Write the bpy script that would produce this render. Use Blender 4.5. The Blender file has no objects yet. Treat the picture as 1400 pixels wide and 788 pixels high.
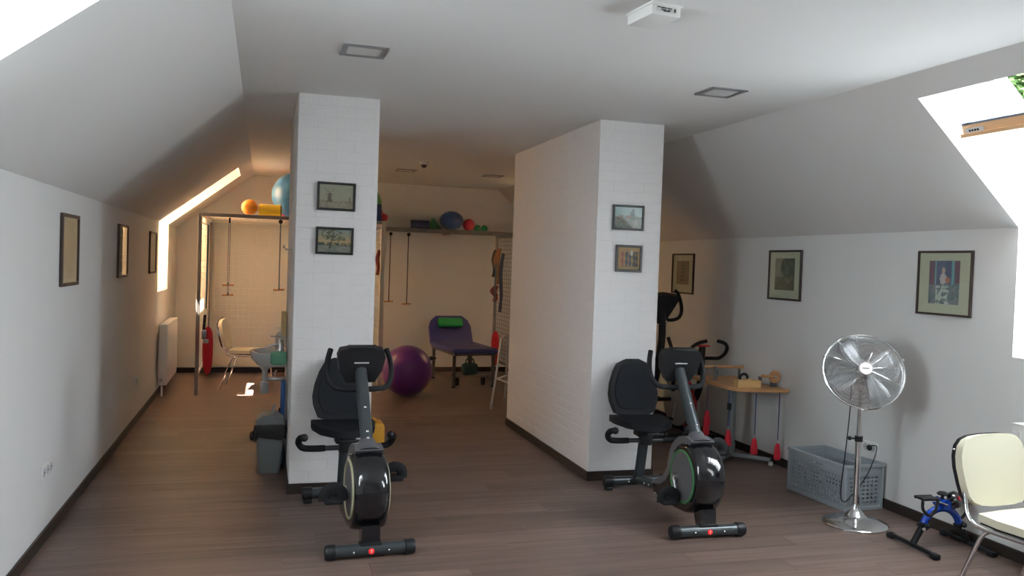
import bpy, bmesh, math, random
from mathutils import Vector, Matrix
from math import sin, cos, pi, radians as R
random.seed(7)
SC = bpy.context.scene
COL = SC.collection

# ------------------------------------------------------------------ camera
cam_d = bpy.data.cameras.new('camera'); cam = bpy.data.objects.new('camera', cam_d); COL.objects.link(cam)
cam_d.sensor_fit = 'HORIZONTAL'; cam_d.sensor_width = 36.0; cam_d.lens = 36.0 * 1145.07 / 1400.0
cam_d.clip_start = 0.05; cam_d.clip_end = 300
yaw, pitch, roll = R(16.545), R(-1.5885), R(1.9697)
f_ = Vector((sin(yaw) * cos(pitch), cos(yaw) * cos(pitch), sin(pitch)))
r_ = Vector((cos(yaw), -sin(yaw), 0)); u_ = r_.cross(f_)
r2 = r_ * cos(roll) + u_ * sin(roll); u2 = -r_ * sin(roll) + u_ * cos(roll)
m = Matrix((r2, u2, -f_)).transposed().to_4x4(); m.translation = (0, 0, 1.6)
cam.matrix_world = m
SC.camera = cam

# ------------------------------------------------------------------ world, sun, exposure
w = bpy.data.worlds.new('sky'); SC.world = w; w.use_nodes = True
bg = w.node_tree.nodes['Background']
bg.inputs[0].default_value = (0.87, 0.915, 1.0, 1); bg.inputs[1].default_value = 18.0
sun_d = bpy.data.lights.new('sun', 'SUN'); sun = bpy.data.objects.new('sun', sun_d); COL.objects.link(sun)
sun_d.energy = 250.0; sun_d.angle = R(0.6); sun_d.color = (1.0, 0.84, 0.68)
sun.rotation_euler = Vector((0.50, 0.02, -0.86)).to_track_quat('-Z', 'Y').to_euler()
vs = SC.view_settings; vs.view_transform = 'Standard'; vs.look = 'None'; vs.gamma = 1.0; vs.use_curve_mapping = False
vs.exposure = 0.56
SC.cycles.max_bounces = 14; SC.cycles.diffuse_bounces = 10; SC.cycles.glossy_bounces = 5
SC.cycles.transparent_max_bounces = 16; SC.cycles.caustics_reflective = False; SC.cycles.caustics_refractive = False
SC.cycles.sample_clamp_indirect = 6.0

# ------------------------------------------------------------------ room measures
XL, XR, YF, YB, ZC = -1.118, 4.172, -2.2, 12.0, 2.70
ZKL, ZKR = 1.945, 1.915          # knee wall heights
CXL, CXR = -0.163, 3.30          # creases between slope and flat ceiling
TH = 0.42                        # thickness of wall and roof
# windows: side, y0, y1, open
WINS = [('R', 2.86, 3.815, True), ('L', 2.05, 3.005, False), ('L', 9.97, 10.93, False),
        ('R', 0.4, 1.355, False), ('R', 10.43, 10.93, False)]  # both out of view: first lights the foreground, second added to brighten the back
ZS = 1.165                       # window sill
ZT = 2.59                        # top of the roof window opening

# ------------------------------------------------------------------ materials
MATS = {}
def mat(name, col, rough=0.5, metal=0.0, var=0.0, vscale=8.0, bump=0.0, bscale=60.0, coat=0.0, emit=None, spec=0.5, trans=0.0):
    if name in MATS: return MATS[name]
    m = bpy.data.materials.new(name); m.use_nodes = True
    nt = m.node_tree; b = nt.nodes['Principled BSDF']
    b.inputs['Base Color'].default_value = (*col, 1); b.inputs['Roughness'].default_value = rough
    b.inputs['Metallic'].default_value = metal; b.inputs['Coat Weight'].default_value = coat
    b.inputs['Specular IOR Level'].default_value = spec
    if trans: b.inputs['Transmission Weight'].default_value = trans
    tc = nt.nodes.new('ShaderNodeTexCoord')
    if var > 0:
        n = nt.nodes.new('ShaderNodeTexNoise'); n.inputs['Scale'].default_value = vscale; n.inputs['Detail'].default_value = 4
        nt.links.new(tc.outputs['Object'], n.inputs['Vector'])
        mx = nt.nodes.new('ShaderNodeMix'); mx.data_type = 'RGBA'
        mx.inputs[6].default_value = (*[c * (1 - var) for c in col], 1); mx.inputs[7].default_value = (*[min(1, c * (1 + var)) for c in col], 1)
        nt.links.new(n.outputs['Fac'], mx.inputs[0]); nt.links.new(mx.outputs[2], b.inputs['Base Color'])
    if bump > 0:
        n2 = nt.nodes.new('ShaderNodeTexNoise'); n2.inputs['Scale'].default_value = bscale; n2.inputs['Detail'].default_value = 3
        nt.links.new(tc.outputs['Object'], n2.inputs['Vector'])
        bp = nt.nodes.new('ShaderNodeBump'); bp.inputs['Strength'].default_value = bump; bp.inputs['Distance'].default_value = 0.01
        nt.links.new(n2.outputs['Fac'], bp.inputs['Height']); nt.links.new(bp.outputs['Normal'], b.inputs['Normal'])
    if emit:
        b.inputs['Emission Color'].default_value = (*emit[0], 1); b.inputs['Emission Strength'].default_value = emit[1]
    MATS[name] = m
    return m

def wood_mat(name, c1, c2, rough=0.45, axis='X', scale=1.0, rnd=0.0):
    if name in MATS: return MATS[name]
    m = bpy.data.materials.new(name); m.use_nodes = True; nt = m.node_tree; b = nt.nodes['Principled BSDF']
    b.inputs['Roughness'].default_value = rough
    tc = nt.nodes.new('ShaderNodeTexCoord'); mp = nt.nodes.new('ShaderNodeMapping')
    s = {'X': (1.2, 26, 26), 'Y': (26, 1.2, 26), 'Z': (26, 26, 1.2)}[axis]
    mp.inputs['Scale'].default_value = [k * scale for k in s]
    n = nt.nodes.new('ShaderNodeTexNoise'); n.inputs['Scale'].default_value = 1.0; n.inputs['Detail'].default_value = 6; n.inputs['Roughness'].default_value = 0.6
    oi = nt.nodes.new('ShaderNodeObjectInfo'); ad = nt.nodes.new('ShaderNodeVectorMath'); ad.operation = 'ADD'
    ml = nt.nodes.new('ShaderNodeVectorMath'); ml.operation = 'SCALE'; ml.inputs['Scale'].default_value = 40
    cb = nt.nodes.new('ShaderNodeCombineXYZ')
    for i in range(3): nt.links.new(oi.outputs['Random'], cb.inputs[i])
    nt.links.new(cb.outputs[0], ml.inputs[0])
    nt.links.new(tc.outputs['Object'], ad.inputs[0]); nt.links.new(ml.outputs[0], ad.inputs[1])
    nt.links.new(ad.outputs[0], mp.inputs['Vector']); nt.links.new(mp.outputs[0], n.inputs['Vector'])
    cr = nt.nodes.new('ShaderNodeValToRGB'); cr.color_ramp.elements[0].position = 0.3; cr.color_ramp.elements[1].position = 0.72
    cr.color_ramp.elements[0].color = (*c1, 1); cr.color_ramp.elements[1].color = (*c2, 1)
    nt.links.new(n.outputs['Fac'], cr.inputs[0])
    hs = nt.nodes.new('ShaderNodeHueSaturation'); mr = nt.nodes.new('ShaderNodeMapRange')
    mr.inputs['To Min'].default_value = 1 - rnd; mr.inputs['To Max'].default_value = 1 + rnd
    nt.links.new(oi.outputs['Random'], mr.inputs['Value']); nt.links.new(mr.outputs[0], hs.inputs['Value'])
    nt.links.new(cr.outputs[0], hs.inputs['Color']); nt.links.new(hs.outputs[0], b.inputs['Base Color'])
    MATS[name] = m
    return m

def glass_mat():
    if 'pane' in MATS: return MATS['pane']
    m = bpy.data.materials.new('pane'); m.use_nodes = True; nt = m.node_tree
    for n in list(nt.nodes): nt.nodes.remove(n)
    o = nt.nodes.new('ShaderNodeOutputMaterial'); t = nt.nodes.new('ShaderNodeBsdfTransparent'); g = nt.nodes.new('ShaderNodeBsdfGlossy')
    g.inputs['Roughness'].default_value = 0.02; t.inputs[0].default_value = (0.94, 0.97, 0.96, 1)
    mx = nt.nodes.new('ShaderNodeMixShader'); lw = nt.nodes.new('ShaderNodeLayerWeight'); lw.inputs[0].default_value = 0.5
    pw = nt.nodes.new('ShaderNodeMath'); pw.operation = 'POWER'; pw.inputs[1].default_value = 4.0
    fr = nt.nodes.new('ShaderNodeMath'); fr.operation = 'MULTIPLY_ADD'; fr.inputs[1].default_value = 0.6; fr.inputs[2].default_value = 0.02
    nt.links.new(lw.outputs['Facing'], pw.inputs[0]); nt.links.new(pw.outputs[0], fr.inputs[0])
    nt.links.new(fr.outputs[0], mx.inputs[0]); nt.links.new(t.outputs[0], mx.inputs[1]); nt.links.new(g.outputs[0], mx.inputs[2])
    nt.links.new(mx.outputs[0], o.inputs[0]); MATS['pane'] = m
    return m

def attr_mat():
    if 'print' in MATS: return MATS['print']
    m = bpy.data.materials.new('print'); m.use_nodes = True; nt = m.node_tree; b = nt.nodes['Principled BSDF']
    a = nt.nodes.new('ShaderNodeVertexColor'); a.layer_name = 'ink'; nt.links.new(a.outputs[0], b.inputs['Base Color'])
    b.inputs['Roughness'].default_value = 0.6; b.inputs['Coat Weight'].default_value = 0.35; b.inputs['Coat Roughness'].default_value = 0.05
    MATS['print'] = m
    return m

M_WALL = mat('white_plaster', (0.74, 0.74, 0.73), 0.85, bump=0.05, bscale=120, var=0.015, vscale=3)
M_CEIL = mat('ceiling_plaster', (0.74, 0.74, 0.73), 0.9, bump=0.03, bscale=100, var=0.012, vscale=2)
M_BRICK = mat('painted_brick', (0.80, 0.79, 0.79), 0.7, bump=0.25, bscale=45, var=0.02, vscale=10)
M_MORTAR = mat('painted_joint', (0.78, 0.77, 0.77), 0.85, bump=0.2, bscale=80)
M_PLANK = wood_mat('plank_wood', (0.112, 0.074, 0.061), (0.205, 0.143, 0.120), 0.42, 'X', 1.0, 0.16)
M_SUB = wood_mat('subfloor_wood', (0.120, 0.080, 0.065), (0.185, 0.130, 0.108), 0.42, 'X', 1.0, 0.0)
M_BASE = mat('dark_brown_skirting', (0.030, 0.022, 0.018), 0.45, var=0.15)
M_BLK = mat('black_plastic', (0.011, 0.012, 0.014), 0.45, spec=0.35)
M_BLKG = mat('black_gloss', (0.006, 0.006, 0.008), 0.12, coat=0.6)
M_RUB = mat('black_foam', (0.011, 0.012, 0.014), 0.7, spec=0.25, bump=0.1, bscale=200)
M_PAD = mat('black_upholstery', (0.010, 0.011, 0.014), 0.6, spec=0.22, bump=0.12, bscale=250)
M_GREY = mat('grey_blue_paint', (0.060, 0.072, 0.078), 0.28, 0.5)
M_GREYP = mat('grey_plastic', (0.10, 0.10, 0.108), 0.4, spec=0.35)
M_CHR = mat('chrome', (0.80, 0.81, 0.82), 0.13, 1.0)
M_STEEL = mat('brushed_steel', (0.55, 0.55, 0.55), 0.32, 1.0)
M_BOLT = mat('bolt_steel', (0.7, 0.7, 0.7), 0.25, 1.0)
M_WHITEP = mat('white_enamel', (0.80, 0.80, 0.78), 0.35)
M_RED = mat('red_cloth', (0.55, 0.012, 0.03), 0.7, var=0.2, vscale=20)
M_REDP = mat('red_plastic', (0.55, 0.02, 0.03), 0.35)
M_BLUEP = mat('blue_enamel', (0.01, 0.06, 0.42), 0.25, coat=0.4)
M_CREAM = mat('cream_vinyl', (0.74, 0.71, 0.55), 0.38, bump=0.05, bscale=150)
M_BEECH = wood_mat('beech_wood', (0.50, 0.25, 0.10), (0.62, 0.34, 0.16), 0.45, 'X')
M_FRAMEBLK = mat('frame_black_wood', (0.020, 0.019, 0.018), 0.4)
M_FRAMEBRN = mat('frame_brown_wood', (0.050, 0.032, 0.026), 0.45)
M_CAGE = mat('cream_metal', (0.74, 0.71, 0.64), 0.4)
M_CAGED = mat('grey_and_backlit_metal', (0.27, 0.262, 0.25), 0.45)  # backlit shade of the cage's left posts and front rail put into the grey
M_ROPE = mat('blue_grey_cord', (0.08, 0.13, 0.17), 0.8)
M_CORD = mat('black_cable', (0.012, 0.012, 0.012), 0.5)

# ------------------------------------------------------------------ mesh helpers
def B(): return bmesh.new()
def box(bm, c, s, rot=None, bev=0.0, seg=2):
    t = bmesh.new(); bmesh.ops.create_cube(t, size=1)
    bmesh.ops.scale(t, vec=s, verts=t.verts)
    if bev > 0: bmesh.ops.bevel(t, geom=t.edges[:], offset=bev, segments=seg, profile=0.5, affect='EDGES')
    M = Matrix.Translation(c) @ (rot.to_4x4() if rot is not None else Matrix.Identity(4))
    bmesh.ops.transform(t, matrix=M, verts=t.verts); merge(bm, t); return bm
def merge(bm, t):
    me = bpy.data.meshes.new('t'); t.to_mesh(me); t.free(); bm.from_mesh(me); bpy.data.meshes.remove(me)
def ring(bm, c, ax, up, rx, ry, n):
    return [bm.verts.new(c + ax * (rx * cos(2 * pi * i / n)) + up * (ry * sin(2 * pi * i / n))) for i in range(n)]
def bridge(bm, a, b):
    n = len(a)
    for i in range(n): bm.faces.new((a[i], a[(i + 1) % n], b[(i + 1) % n], b[i]))
def smooth_path(pts, k=6):
    P = [Vector(p) for p in pts]
    if len(P) < 3: return P
    out = []
    for i in range(len(P) - 1):
        p0 = P[max(0, i - 1)]; p1 = P[i]; p2 = P[i + 1]; p3 = P[min(len(P) - 1, i + 2)]
        for j in range(k):
            t = j / k
            out.append(0.5 * ((2 * p1) + (p2 - p0) * t + (2 * p0 - 5 * p1 + 4 * p2 - p3) * t * t + (3 * p1 - p0 - 3 * p2 + p3) * t ** 3))
    out.append(P[-1]); return out
def tube(bm, pts, r, n=10, sm=0, flat=1.0, cap=True, closed=False):
    P = smooth_path(pts, sm) if sm else [Vector(p) for p in pts]
    rs = r if isinstance(r, (list, tuple)) else None
    prev = None; first = None; up = None
    N = len(P)
    for i, p in enumerate(P):
        if closed: d = P[(i + 1) % N] - P[(i - 1) % N]
        else: d = P[min(i + 1, N - 1)] - P[max(i - 1, 0)]
        d.normalize()
        if up is None:
            up = Vector((0, 0, 1)) if abs(d.z) < 0.9 else Vector((0, 1, 0))
        ax = d.cross(up).normalized(); up = ax.cross(d).normalized()
        rr = r if rs is None else rs[0] + (rs[1] - rs[0]) * i / (N - 1)
        rg = ring(bm, p, ax, up, rr, rr * flat, n)
        if prev: bridge(bm, prev, rg)
        else: first = rg
        prev = rg
    if closed: bridge(bm, prev, first)
    elif cap:
        bm.faces.new(list(reversed(first))); bm.faces.new(prev)
    return bm
def lathe(bm, prof, n=24, M=None, cap=True):
    M = M or Matrix.Identity(4); prev = None; first = None
    for (r, z) in prof:
        if r < 1e-6: r = 1e-4
        rg = [bm.verts.new(M @ Vector((r * cos(2 * pi * i / n), r * sin(2 * pi * i / n), z))) for i in range(n)]
        if prev: bridge(bm, prev, rg)
        else: first = rg
        prev = rg
    if cap:
        bm.faces.new(list(reversed(first))); bm.faces.new(prev)
    return bm
def prism(bm, poly, fn, a, b):
    """poly 2D points; fn(p, q, t) gives a 3D point; extruded from t=a to t=b"""
    A = [bm.verts.new(fn(p[0], p[1], a)) for p in poly]; C = [bm.verts.new(fn(p[0], p[1], b)) for p in poly]
    bm.faces.new(A); bm.faces.new(list(reversed(C))); bridge(bm, C, A)
    return bm
def bevel_all(bm, off, seg=2, ang=30):
    es = [e for e in bm.edges if len(e.link_faces) == 2 and e.calc_face_angle(0) > R(ang)]
    bmesh.ops.bevel(bm, geom=es, offset=off, segments=seg, profile=0.5, affect='EDGES', clamp_overlap=True)
    return bm
def ball(bm, c, r, u=24, v=16, sc=(1, 1, 1)):
    t = bmesh.new(); bmesh.ops.create_uvsphere(t, u_segments=u, v_segments=v, radius=1)
    bmesh.ops.transform(t, matrix=Matrix.Translation(c) @ Matrix.Diagonal((r * sc[0], r * sc[1], r * sc[2], 1)), verts=t.verts)
    merge(bm, t); return bm
AX = lambda d: Vector(d).to_track_quat('Z', 'Y').to_matrix().to_4x4()
def at(p, d=(0, 0, 1)): return Matrix.Translation(p) @ AX(d)
def cyl(bm, a, b, r, n=16):
    a = Vector(a); b = Vector(b); return lathe(bm, [(r, 0), (r, (b - a).length)], n, at(a, b - a))
def obj(name, bm, material, parent=None, sm=True, loc=None, rot=None):
    bmesh.ops.recalc_face_normals(bm, faces=bm.faces)
    me = bpy.data.meshes.new(name); bm.to_mesh(me); bm.free()
    o = bpy.data.objects.new(name, me); COL.objects.link(o); me.materials.append(material)
    if sm:
        me.polygons.foreach_set('use_smooth', [True] * len(me.polygons)); me.set_sharp_from_angle(angle=R(38))
    if parent: o.parent = parent
    if loc: o.location = loc
    if rot: o.rotation_euler = rot
    return o
def tag(o, label, cat, group=None):
    o['label'] = label; o['category'] = cat
    if group: o['group'] = group
    return o
def thing(name, label, cat, loc=(0, 0, 0), rotz=0.0, group=None):
    o = bpy.data.objects.new(name, None); COL.objects.link(o); o.location = loc; o.rotation_euler = (0, 0, rotz)
    o.empty_display_size = 0.1
    return tag(o, label, cat, group)
def struct(o, label=None):
    o['kind'] = 'structure'
    if label: o['label'] = label
    return o
def dup(o, parent=None, **kw):
    c = o.copy(); COL.objects.link(c); c.parent = parent
    for ch in [x for x in o.children]: dup(ch, c)
    return c

# ------------------------------------------------------------------ the room shell
YP = lambda p, q, t: (p, t, q)            # xz profile extruded along y
def offs(side):
    s = 1 if side == 'R' else -1
    xw, zk, cx = (XR, ZKR, CXR) if s > 0 else (XL, ZKL, CXL)
    sl = Vector((xw - cx, zk - ZC)).normalized()          # down the slope
    n = Vector((-sl.y * s, sl.x * s)) if s > 0 else Vector((sl.y, -sl.x))
    if n.y < 0: n = -n
    # mitre point on the outer side
    xo = xw + s * TH
    p0 = Vector((cx, ZC)) + n * TH
    k = (xo - p0.x) / sl.x
    mo = (xo, p0.y + sl.y * k)
    tz = (ZT - ZC) / sl.y
    top = Vector((cx, ZC)) + sl * tz
    return s, xw, zk, cx, sl, n, xo, tuple(p0), mo, top
def side_shell(side):
    s, xw, zk, cx, sl, n, xo, p0, mo, top = offs(side)
    nm = 'right' if s > 0 else 'left'
    ws = sorted([(a, b) for (sd, a, b, o) in WINS if sd == side])
    cuts = [YF - 0.3]
    for a, b in ws: cuts += [a, b]
    cuts.append(YB + 0.3)
    kn = B(); rf = B()
    kp = [(xw, -0.02), (xw, zk), mo, (xo, -0.02)]; rp = [(xw, zk), (cx, ZC), p0, mo]
    for i in range(0, len(cuts), 2):
        prism(kn, kp, YP, cuts[i], cuts[i + 1]); prism(rf, rp, YP, cuts[i], cuts[i + 1])
    to = top + n * TH
    for a, b in ws:
        prism(kn, [(xw, -0.02), (xw, ZS), (xo, ZS), (xo, -0.02)], YP, a, b)
        prism(rf, [tuple(top), (cx, ZC), p0, tuple(to)], YP, a, b)
    struct(obj('wall_' + nm, kn, M_WALL, sm=False)); struct(obj('ceiling_slope_' + nm, rf, M_CEIL, sm=False))
side_shell('R'); side_shell('L')
bm = B(); box(bm, ((CXL + CXR) / 2, (YF + YB) / 2, ZC + 0.08), (CXR - CXL + 0.02, YB - YF + 0.6, 0.16)); ceiling = struct(obj('ceiling', bm, M_CEIL, sm=False))
gable = [(XL - 0.1, 0), (XR + 0.1, 0), (XR + 0.1, ZKR), (CXR, ZC + 0.05), (CXL, ZC + 0.05), (XL - 0.1, ZKL)]
bm = B(); prism(bm, gable, YP, YB, YB + 0.25); struct(obj('wall_back', bm, M_WALL, sm=False))
bm = B(); prism(bm, gable, YP, YF - 0.25, YF); struct(obj('wall_front', bm, M_WALL, sm=False))
# floor: slab with planks laid into it where they can be told apart
PY0, PY1 = 2.60, 8.72
bm = B()
box(bm, ((XL + XR) / 2, (YF + YB) / 2, -0.06), (XR - XL + 0.2, YB - YF + 0.4, 0.108))
box(bm, ((XL + XR) / 2, (YF - 0.2 + PY0) / 2, -0.003), (XR - XL + 0.2, PY0 - YF + 0.2, 0.006))
box(bm, ((XL + XR) / 2, (YB + 0.2 + PY1) / 2, -0.003), (XR - XL + 0.2, YB - PY1 + 0.2, 0.006))
floor = struct(obj('floor', bm, M_SUB, sm=False))
PW, PL = 0.18, 1.25
pl_mesh = {}
def plank(x0, x1, y):
    L = round(x1 - x0, 3)
    if L not in pl_mesh:
        b = B(); box(b, (L / 2, PW / 2, -0.003), (L - 0.0016, PW - 0.0016, 0.006)); o = obj('plank', b, M_PLANK, floor, sm=False); pl_mesh[L] = o.data
    else:
        o = bpy.data.objects.new('plank', pl_mesh[L]); COL.objects.link(o); o.parent = floor
    o.location = (x0, y, 0)
ny = round((PY1 - PY0) / PW)
for j in range(ny):
    off = [0.0, 0.45, 0.85, 0.25, 0.65][j % 5] * PL
    x = XL - off
    while x < XR - 0.01:
        a, b_ = max(x, XL), min(x + PL, XR)
        if b_ - a > 0.02: plank(a, b_, PY0 + j * PW)
        x += PL
# skirting
def skirt(name, x0, y0, x1, y1):
    b = B(); box(b, ((x0 + x1) / 2, (y0 + y1) / 2, 0.035), (abs(x1 - x0), abs(y1 - y0), 0.07), bev=0.003, seg=1); return struct(obj(name, b, M_BASE))
skirt('baseboard_left', XL, YF, XL + 0.014, YB); skirt('baseboard_right', XR - 0.014, YF, XR, YB)
skirt('baseboard_back', XL + 0.014, YB - 0.014, XR - 0.014, YB)

# painted brick pillars
def pillar(nm, x0, x1, y0, y1):
    b = B(); e = 0.0015
    box(b, ((x0 + x1) / 2, (y0 + y1) / 2, ZC / 2), (x1 - x0 - 2 * e, y1 - y0 - 2 * e, ZC)); core = struct(obj('wall_pillar_' + nm, b, M_MORTAR, sm=False))
    CH, BL, J = 0.075, 0.25, 0.0035
    cache = {}; cells = []
    nc = int(ZC / CH)
    def runs(a, b_, off):
        out = []; p = a - off
        while p < b_ - 0.005:
            u, v = max(p, a), min(p + BL, b_)
            if v - u > 0.03: out.append((u, v))
            p += BL
        return out
    for k in range(nc):
        z = k * CH; o = (k % 2) * BL / 2
        for u, v in runs(x0, x1, o): cells.append(('front', u, v, z))
        for u, v in runs(y0 + 0.02, y1, BL / 2 - o): cells.append(('left', u, v, z))
        for u, v in runs(y0 + 0.02, y1, BL / 2 - o): cells.append(('right', u, v, z))
    pri = {'front': 0, 'left': 1, 'right': 2}
    cells.sort(key=lambda c: (pri[c[0]], c[1]))
    rest = B()
    for i, (fc, u, v, z) in enumerate(cells):
        L = round(v - u, 3); dz = random.uniform(-0.0004, 0.0012)
        def mk():
            bb = B(); d = 0.010; g = J / 2; c = 0.0012
            lo = [(g, g), (L - g, g), (L - g, CH - g), (g, CH - g)]
            hi = [(g + c, g + c), (L - g - c, g + c), (L - g - c, CH - g - c), (g + c, CH - g - c)]
            A = [bb.verts.new((p, 0.012, q)) for p, q in lo]; A2 = [bb.verts.new((p, c, q)) for p, q in lo]; C = [bb.verts.new((p, 0, q)) for p, q in hi]
            bb.faces.new(A); bridge(bb, A, A2); bridge(bb, A2, C); bb.faces.new(C); return bb
        if fc == 'front': M = Matrix.Translation((u, y0 - dz, z))
        elif fc == 'left': M = Matrix.Translation((x0 - dz, v, z)) @ Matrix.Rotation(-pi / 2, 4, 'Z')
        else: M = Matrix.Translation((x1 + dz, u, z)) @ Matrix.Rotation(pi / 2, 4, 'Z')
        if i < 300:
            if L not in cache:
                o = obj('brick', mk(), M_BRICK, core, sm=False); cache[L] = o.data
            else:
                o = bpy.data.objects.new('brick', cache[L]); COL.objects.link(o); o.parent = core
            o.matrix_local = M
        else:
            t = mk(); bmesh.ops.transform(t, matrix=M, verts=t.verts); merge(rest, t)
    r = obj('brickwork', rest, M_BRICK, core, sm=False); r['kind'] = 'stuff'
    sk = B(); t = 0.012
    box(sk, ((x0 + x1) / 2, y0 - t / 2, 0.035), (x1 - x0 + 2 * t, t, 0.07)); box(sk, (x0 - t / 2, (y0 + y1) / 2, 0.035), (t, y1 - y0, 0.07)); box(sk, (x1 + t / 2, (y0 + y1) / 2, 0.035), (t, y1 - y0, 0.07))
    struct(obj('baseboard_pillar_' + nm, sk, M_BASE, sm=False))
LX0, LX1, LY0, LY1 = 0.197, 0.737, 5.80, 7.50
RX0, RX1, RY0, RY1 = 2.366, 2.890, 5.81, 8.00
pillar('left', LX0, LX1, LY0, LY1); pillar('right', RX0, RX1, RY0, RY1)

# roof windows with a fixed pane below, and light portals at their openings
M_WFR = mat('window_white_frame', (0.82, 0.82, 0.80), 0.4); M_SASHW = wood_mat('sash_pine', (0.50, 0.29, 0.15), (0.60, 0.38, 0.21), 0.4, 'Y')
M_ALU = mat('window_grey_alu', (0.13, 0.16, 0.20), 0.4, 0.3)
def blind_mat():
    if 'blind' in MATS: return MATS['blind']
    m = bpy.data.materials.new('blind'); m.use_nodes = True; nt = m.node_tree
    for n in list(nt.nodes): nt.nodes.remove(n)
    o = nt.nodes.new('ShaderNodeOutputMaterial'); t = nt.nodes.new('ShaderNodeBsdfTranslucent'); d = nt.nodes.new('ShaderNodeBsdfDiffuse')
    tc = nt.nodes.new('ShaderNodeTexCoord'); nz = nt.nodes.new('ShaderNodeTexNoise'); nz.inputs['Scale'].default_value = 90
    cr = nt.nodes.new('ShaderNodeValToRGB'); cr.color_ramp.elements[0].color = (0.85, 0.69, 0.50, 1); cr.color_ramp.elements[1].color = (0.90, 0.74, 0.55, 1)
    nt.links.new(tc.outputs['Object'], nz.inputs['Vector']); nt.links.new(nz.outputs['Fac'], cr.inputs[0])
    nt.links.new(cr.outputs[0], t.inputs[0]); nt.links.new(cr.outputs[0], d.inputs[0])
    mx = nt.nodes.new('ShaderNodeMixShader'); mx.inputs[0].default_value = 0.4
    nt.links.new(t.outputs[0], mx.inputs[1]); nt.links.new(d.outputs[0], mx.inputs[2]); nt.links.new(mx.outputs[0], o.inputs[0])
    MATS['blind'] = m
    return m
def window(idx, side, y0, y1, opened, blind):
    s, xw, zk, cx, sl, n, xo, p0, mo, top = offs(side)
    LEN = (Vector((xw, zk)) - top).length
    def P(u, wd, y): v = top + sl * u + n * wd; return Vector((v.x, y, v.y))
    root = struct(thing('window_%d' % idx, ('open' if opened else 'closed') + ' roof window with a fixed pane below in the %s sloping ceiling' % ('right' if s > 0 else 'left'), 'window', (0, 0, 0)))
    del root['category']
    def bar(bm, u0, u1, w0, w1, ya, yb, F=P):
        vs_ = [bm.verts.new(F(u, wd, y)) for u in (u0, u1) for wd in (w0, w1) for y in (ya, yb)]
        for q in ((0, 1, 3, 2), (4, 6, 7, 5), (0, 4, 5, 1), (2, 3, 7, 6), (0, 2, 6, 4), (1, 5, 7, 3)): bm.faces.new([vs_[i] for i in q])
    U0, U1 = 0.0, LEN + 0.02; W0, W1 = TH - 0.005, TH + 0.075
    fr = B(); t = 0.045
    bar(fr, U0, U0 + t, W0, W1, y0, y1); bar(fr, U1 - t, U1, W0, W1, y0, y1); bar(fr, U0 + t, U1 - t, W0, W1, y0, y0 + t); bar(fr, U0 + t, U1 - t, W0, W1, y1 - t, y1)
    obj('frame', fr, M_WFR, root, sm=False)
    cl = B(); 
    bar(cl, U0 - .05, U0, W0, W1 + .03, y0 - .05, y1 + .05); bar(cl, U0, U1, W1, W1 + .03, y0 - .05, y0 + .012); bar(cl, U0, U1, W1, W1 + .03, y1 - .012, y1 + .05)
    obj('cladding', cl, M_ALU, root, sm=False)
    # sash turning about its middle
    um = (U0 + U1) / 2; wm = TH + 0.04; half = (U1 - U0) / 2 - 0.06; a = R(63) if opened else 0.0
    def S(u, wd, y):    # sash coordinates: u along, wd across (outwards)
        return P(um + u * cos(a) - wd * sin(a), wm + u * sin(a) + wd * cos(a), y)
    ya, yb = y0 + 0.05, y1 - 0.05
    sb = B(); k = 0.065; th = 0.028
    bar(sb, -half, -half + k, -th, th, ya, yb, S); rail = obj('sash_top_rail', sb, M_SASHW, root, sm=False)
    sb = B(); bar(sb, half - k, half, -th, th, ya, yb, S); bar(sb, -half + k, half - k, -th, th, ya, ya + k, S); bar(sb, -half + k, half - k, -th, th, yb - k, yb, S)
    obj('sash', sb, M_SASHW, root, sm=False)
    sb = B(); bar(sb, -half, half, th, th + .012, ya, ya + k, S); bar(sb, -half, half, th, th + .012, yb - k, yb, S); bar(sb, -half, -half + k, th, th + .012, ya, yb, S); bar(sb, half - k, half, th, th + .012, ya, yb, S)
    obj('sash_cladding', sb, M_ALU, root, sm=False)
    sb = B(); bar(sb, -half + k, half - k, -.004, .004, ya + k, yb - k, S); obj('pane', sb, glass_mat(), root, sm=False)
    if opened:
        sb = B(); bar(sb, -half - .002, -half, -.02, .01, yb - .14, yb - .02, S); pl = obj('data_plate', sb, mat('plate_silver', (0.6, 0.62, 0.62), 0.4, 0.6), rail, sm=False)
        sb = B()
        for i in range(4): bar(sb, -half - .0026, -half - .002, -.010, .002, yb - .055 - i * .018, yb - .043 - i * .018, S)
        obj('plate_marks', sb, M_BLK, rail, sm=False)
        sb = B(); bar(sb, -half - .012, -half, -th - .008, -th + .012, ya + .02, yb + .012, S); obj('ventilation_bar', sb, M_SASHW, rail, sm=False)
    # fixed pane in the knee wall
    def K(u, wd, y): return Vector((xw + s * wd, y, u))
    fr = B(); bar(fr, ZS, ZS + .05, TH - .06, TH, y0, y1, K); bar(fr, zk + .10, zk + .16, TH - .06, TH, y0, y1, K); bar(fr, ZS + .05, zk + .10, TH - .06, TH, y0, y0 + .05, K); bar(fr, ZS + .05, zk + .10, TH - .06, TH, y1 - .05, y1, K)
    obj('lower_frame', fr, M_WFR, root, sm=False)
    sb = B(); bar(sb, ZS + .05, zk + .10, TH - .034, TH - .026, y0 + .05, y1 - .05, K); obj('lower_pane', sb, glass_mat(), root, sm=False)
    if blind:
        sb = B(); bar(sb, U0 + .01, U1 + .01, TH - .030, TH - .027, y0 + .018, y1 - .004); obj('roller_blind', sb, blind_mat(), root, sm=False)
        sb = B(); bar(sb, ZS + .045, zk + .250, TH - .10, TH - .097, y0 + .018, y1 - .004, K); obj('lower_blind', sb, blind_mat(), root, sm=False)
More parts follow.
